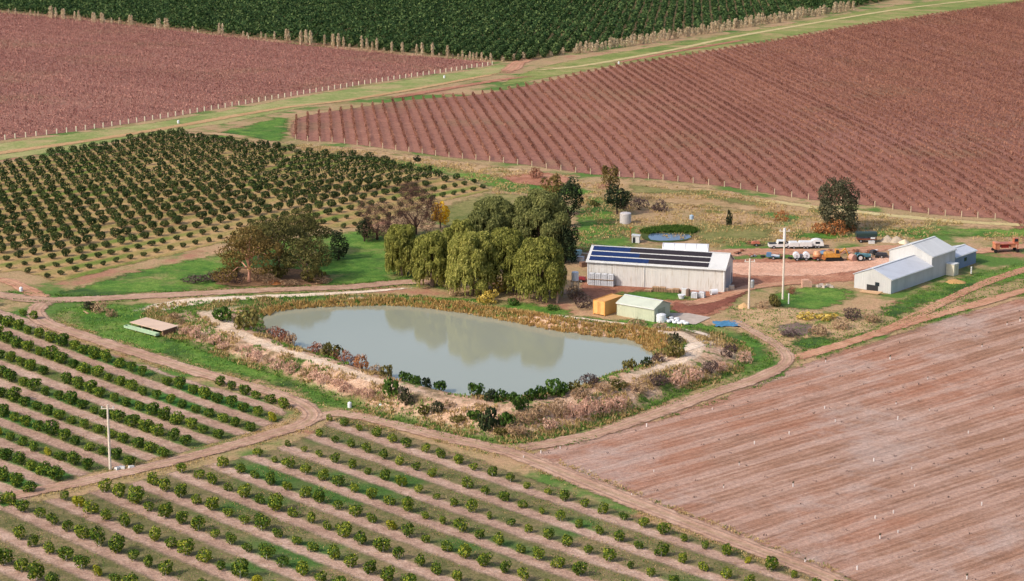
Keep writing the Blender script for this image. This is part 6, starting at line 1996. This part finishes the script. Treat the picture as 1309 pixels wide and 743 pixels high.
p = np.concatenate([between_rows(NEAR_PX, NEAR_A, NEAR_C0, NEAR_SP, 12000, 0.12, 0.62), between_rows(LEFT_PX, LEFT_A, LEFT_C0, LEFT_SP, 9000, 0.05, 0.55)])
tufts("orchard_grass", "low grass between the rows of the near orchards", p, zb(p[:, 1]) + 0.03, 0.06, 0.22, 4, TUFTG, 0.3, "grass", 0.05)
p = np.concatenate([between_rows(NEAR_PX, NEAR_A, NEAR_C0, NEAR_SP, 9000, 0.1, 0.75), between_rows(LEFT_PX, LEFT_A, LEFT_C0, LEFT_SP, 5000, 0.05, 0.7)])
tufts("orchard_stubble", "dry stubble between the rows of the near orchards", p, zb(p[:, 1]) + 0.03, 0.05, 0.2, 4, TUFT, 0.3, "grass", 0.05)

# ------------------------------------------------------------------ clutter round the machinery line
tyre_me = MB().lathe([(0.22, 0.0), (0.44, 0.02), (0.5, 0.13), (0.44, 0.25), (0.22, 0.27)], n=14).mesh("loose_tyre", RUBBER)
RUSTY = plain("rusty_scrap", C(146, 92, 66), 0.85, var=0.3, scale=4)
for k, (x, y) in enumerate(((975, 329), (1010, 331), (1036, 331.5), (1056, 331), (1096, 328), (1121, 330))):
    o = link("loose_tyre", tyre_me, None, base_at(x, y) + [0, 0, 0.05])
    tag(o, f"loose tyre lying in the machinery line, {nth(k + 1)} from the left", "tyre", "loose tyres in the machinery line")
for k, (x, y, m) in enumerate(((950, 322, RUSTY), (962, 328, WHITEPAINT), (1001, 329, RUSTY), (1060, 323, RUSTY), (1083, 324, ALU), (1095, 322, RUSTY), (1118, 322, WHITEPAINT), (1164, 318, RUSTY), (958, 312, DARKM), (1176, 309, WHITEPAINT), (945, 325, DARKM), (1110, 323, RUSTY))):
    g = np.random.default_rng(900 + k)
    root = thing("scrap_pile", f"little pile of scrap sheet and bars beside the yard track, {nth(k + 1)} of twelve", "scrap", base_at(x, y), g.uniform(0, 3), "scrap piles along the yard")
    for i in range(3):
        MB().box((g.normal(0, 0.25), g.normal(0, 0.25), 0.12 + 0.16 * i), (g.uniform(0.5, 1.2), g.uniform(0.3, 0.8), 0.06), g.uniform(0, 3), 1.0, g.normal(0, 0.2)).build("sheet", m if i < 2 else RUSTY, root)
    MB().tube((-0.7, 0.2, 0.1), (0.7, -0.1, 0.5), 0.05, 0.05, 6).build("bar", RUSTY, root)

p = scatter_in([(820, 296), (850, 291), (884, 292), (890, 299), (850, 298), (826, 300)], 900)
tufts("dam_rushes", "dark green rushes behind the small dam's water", p, zb(p[:, 1]) + 0.1, 0.3, 0.8, 6, GREENSC, 0.25, "rushes", 0.07)
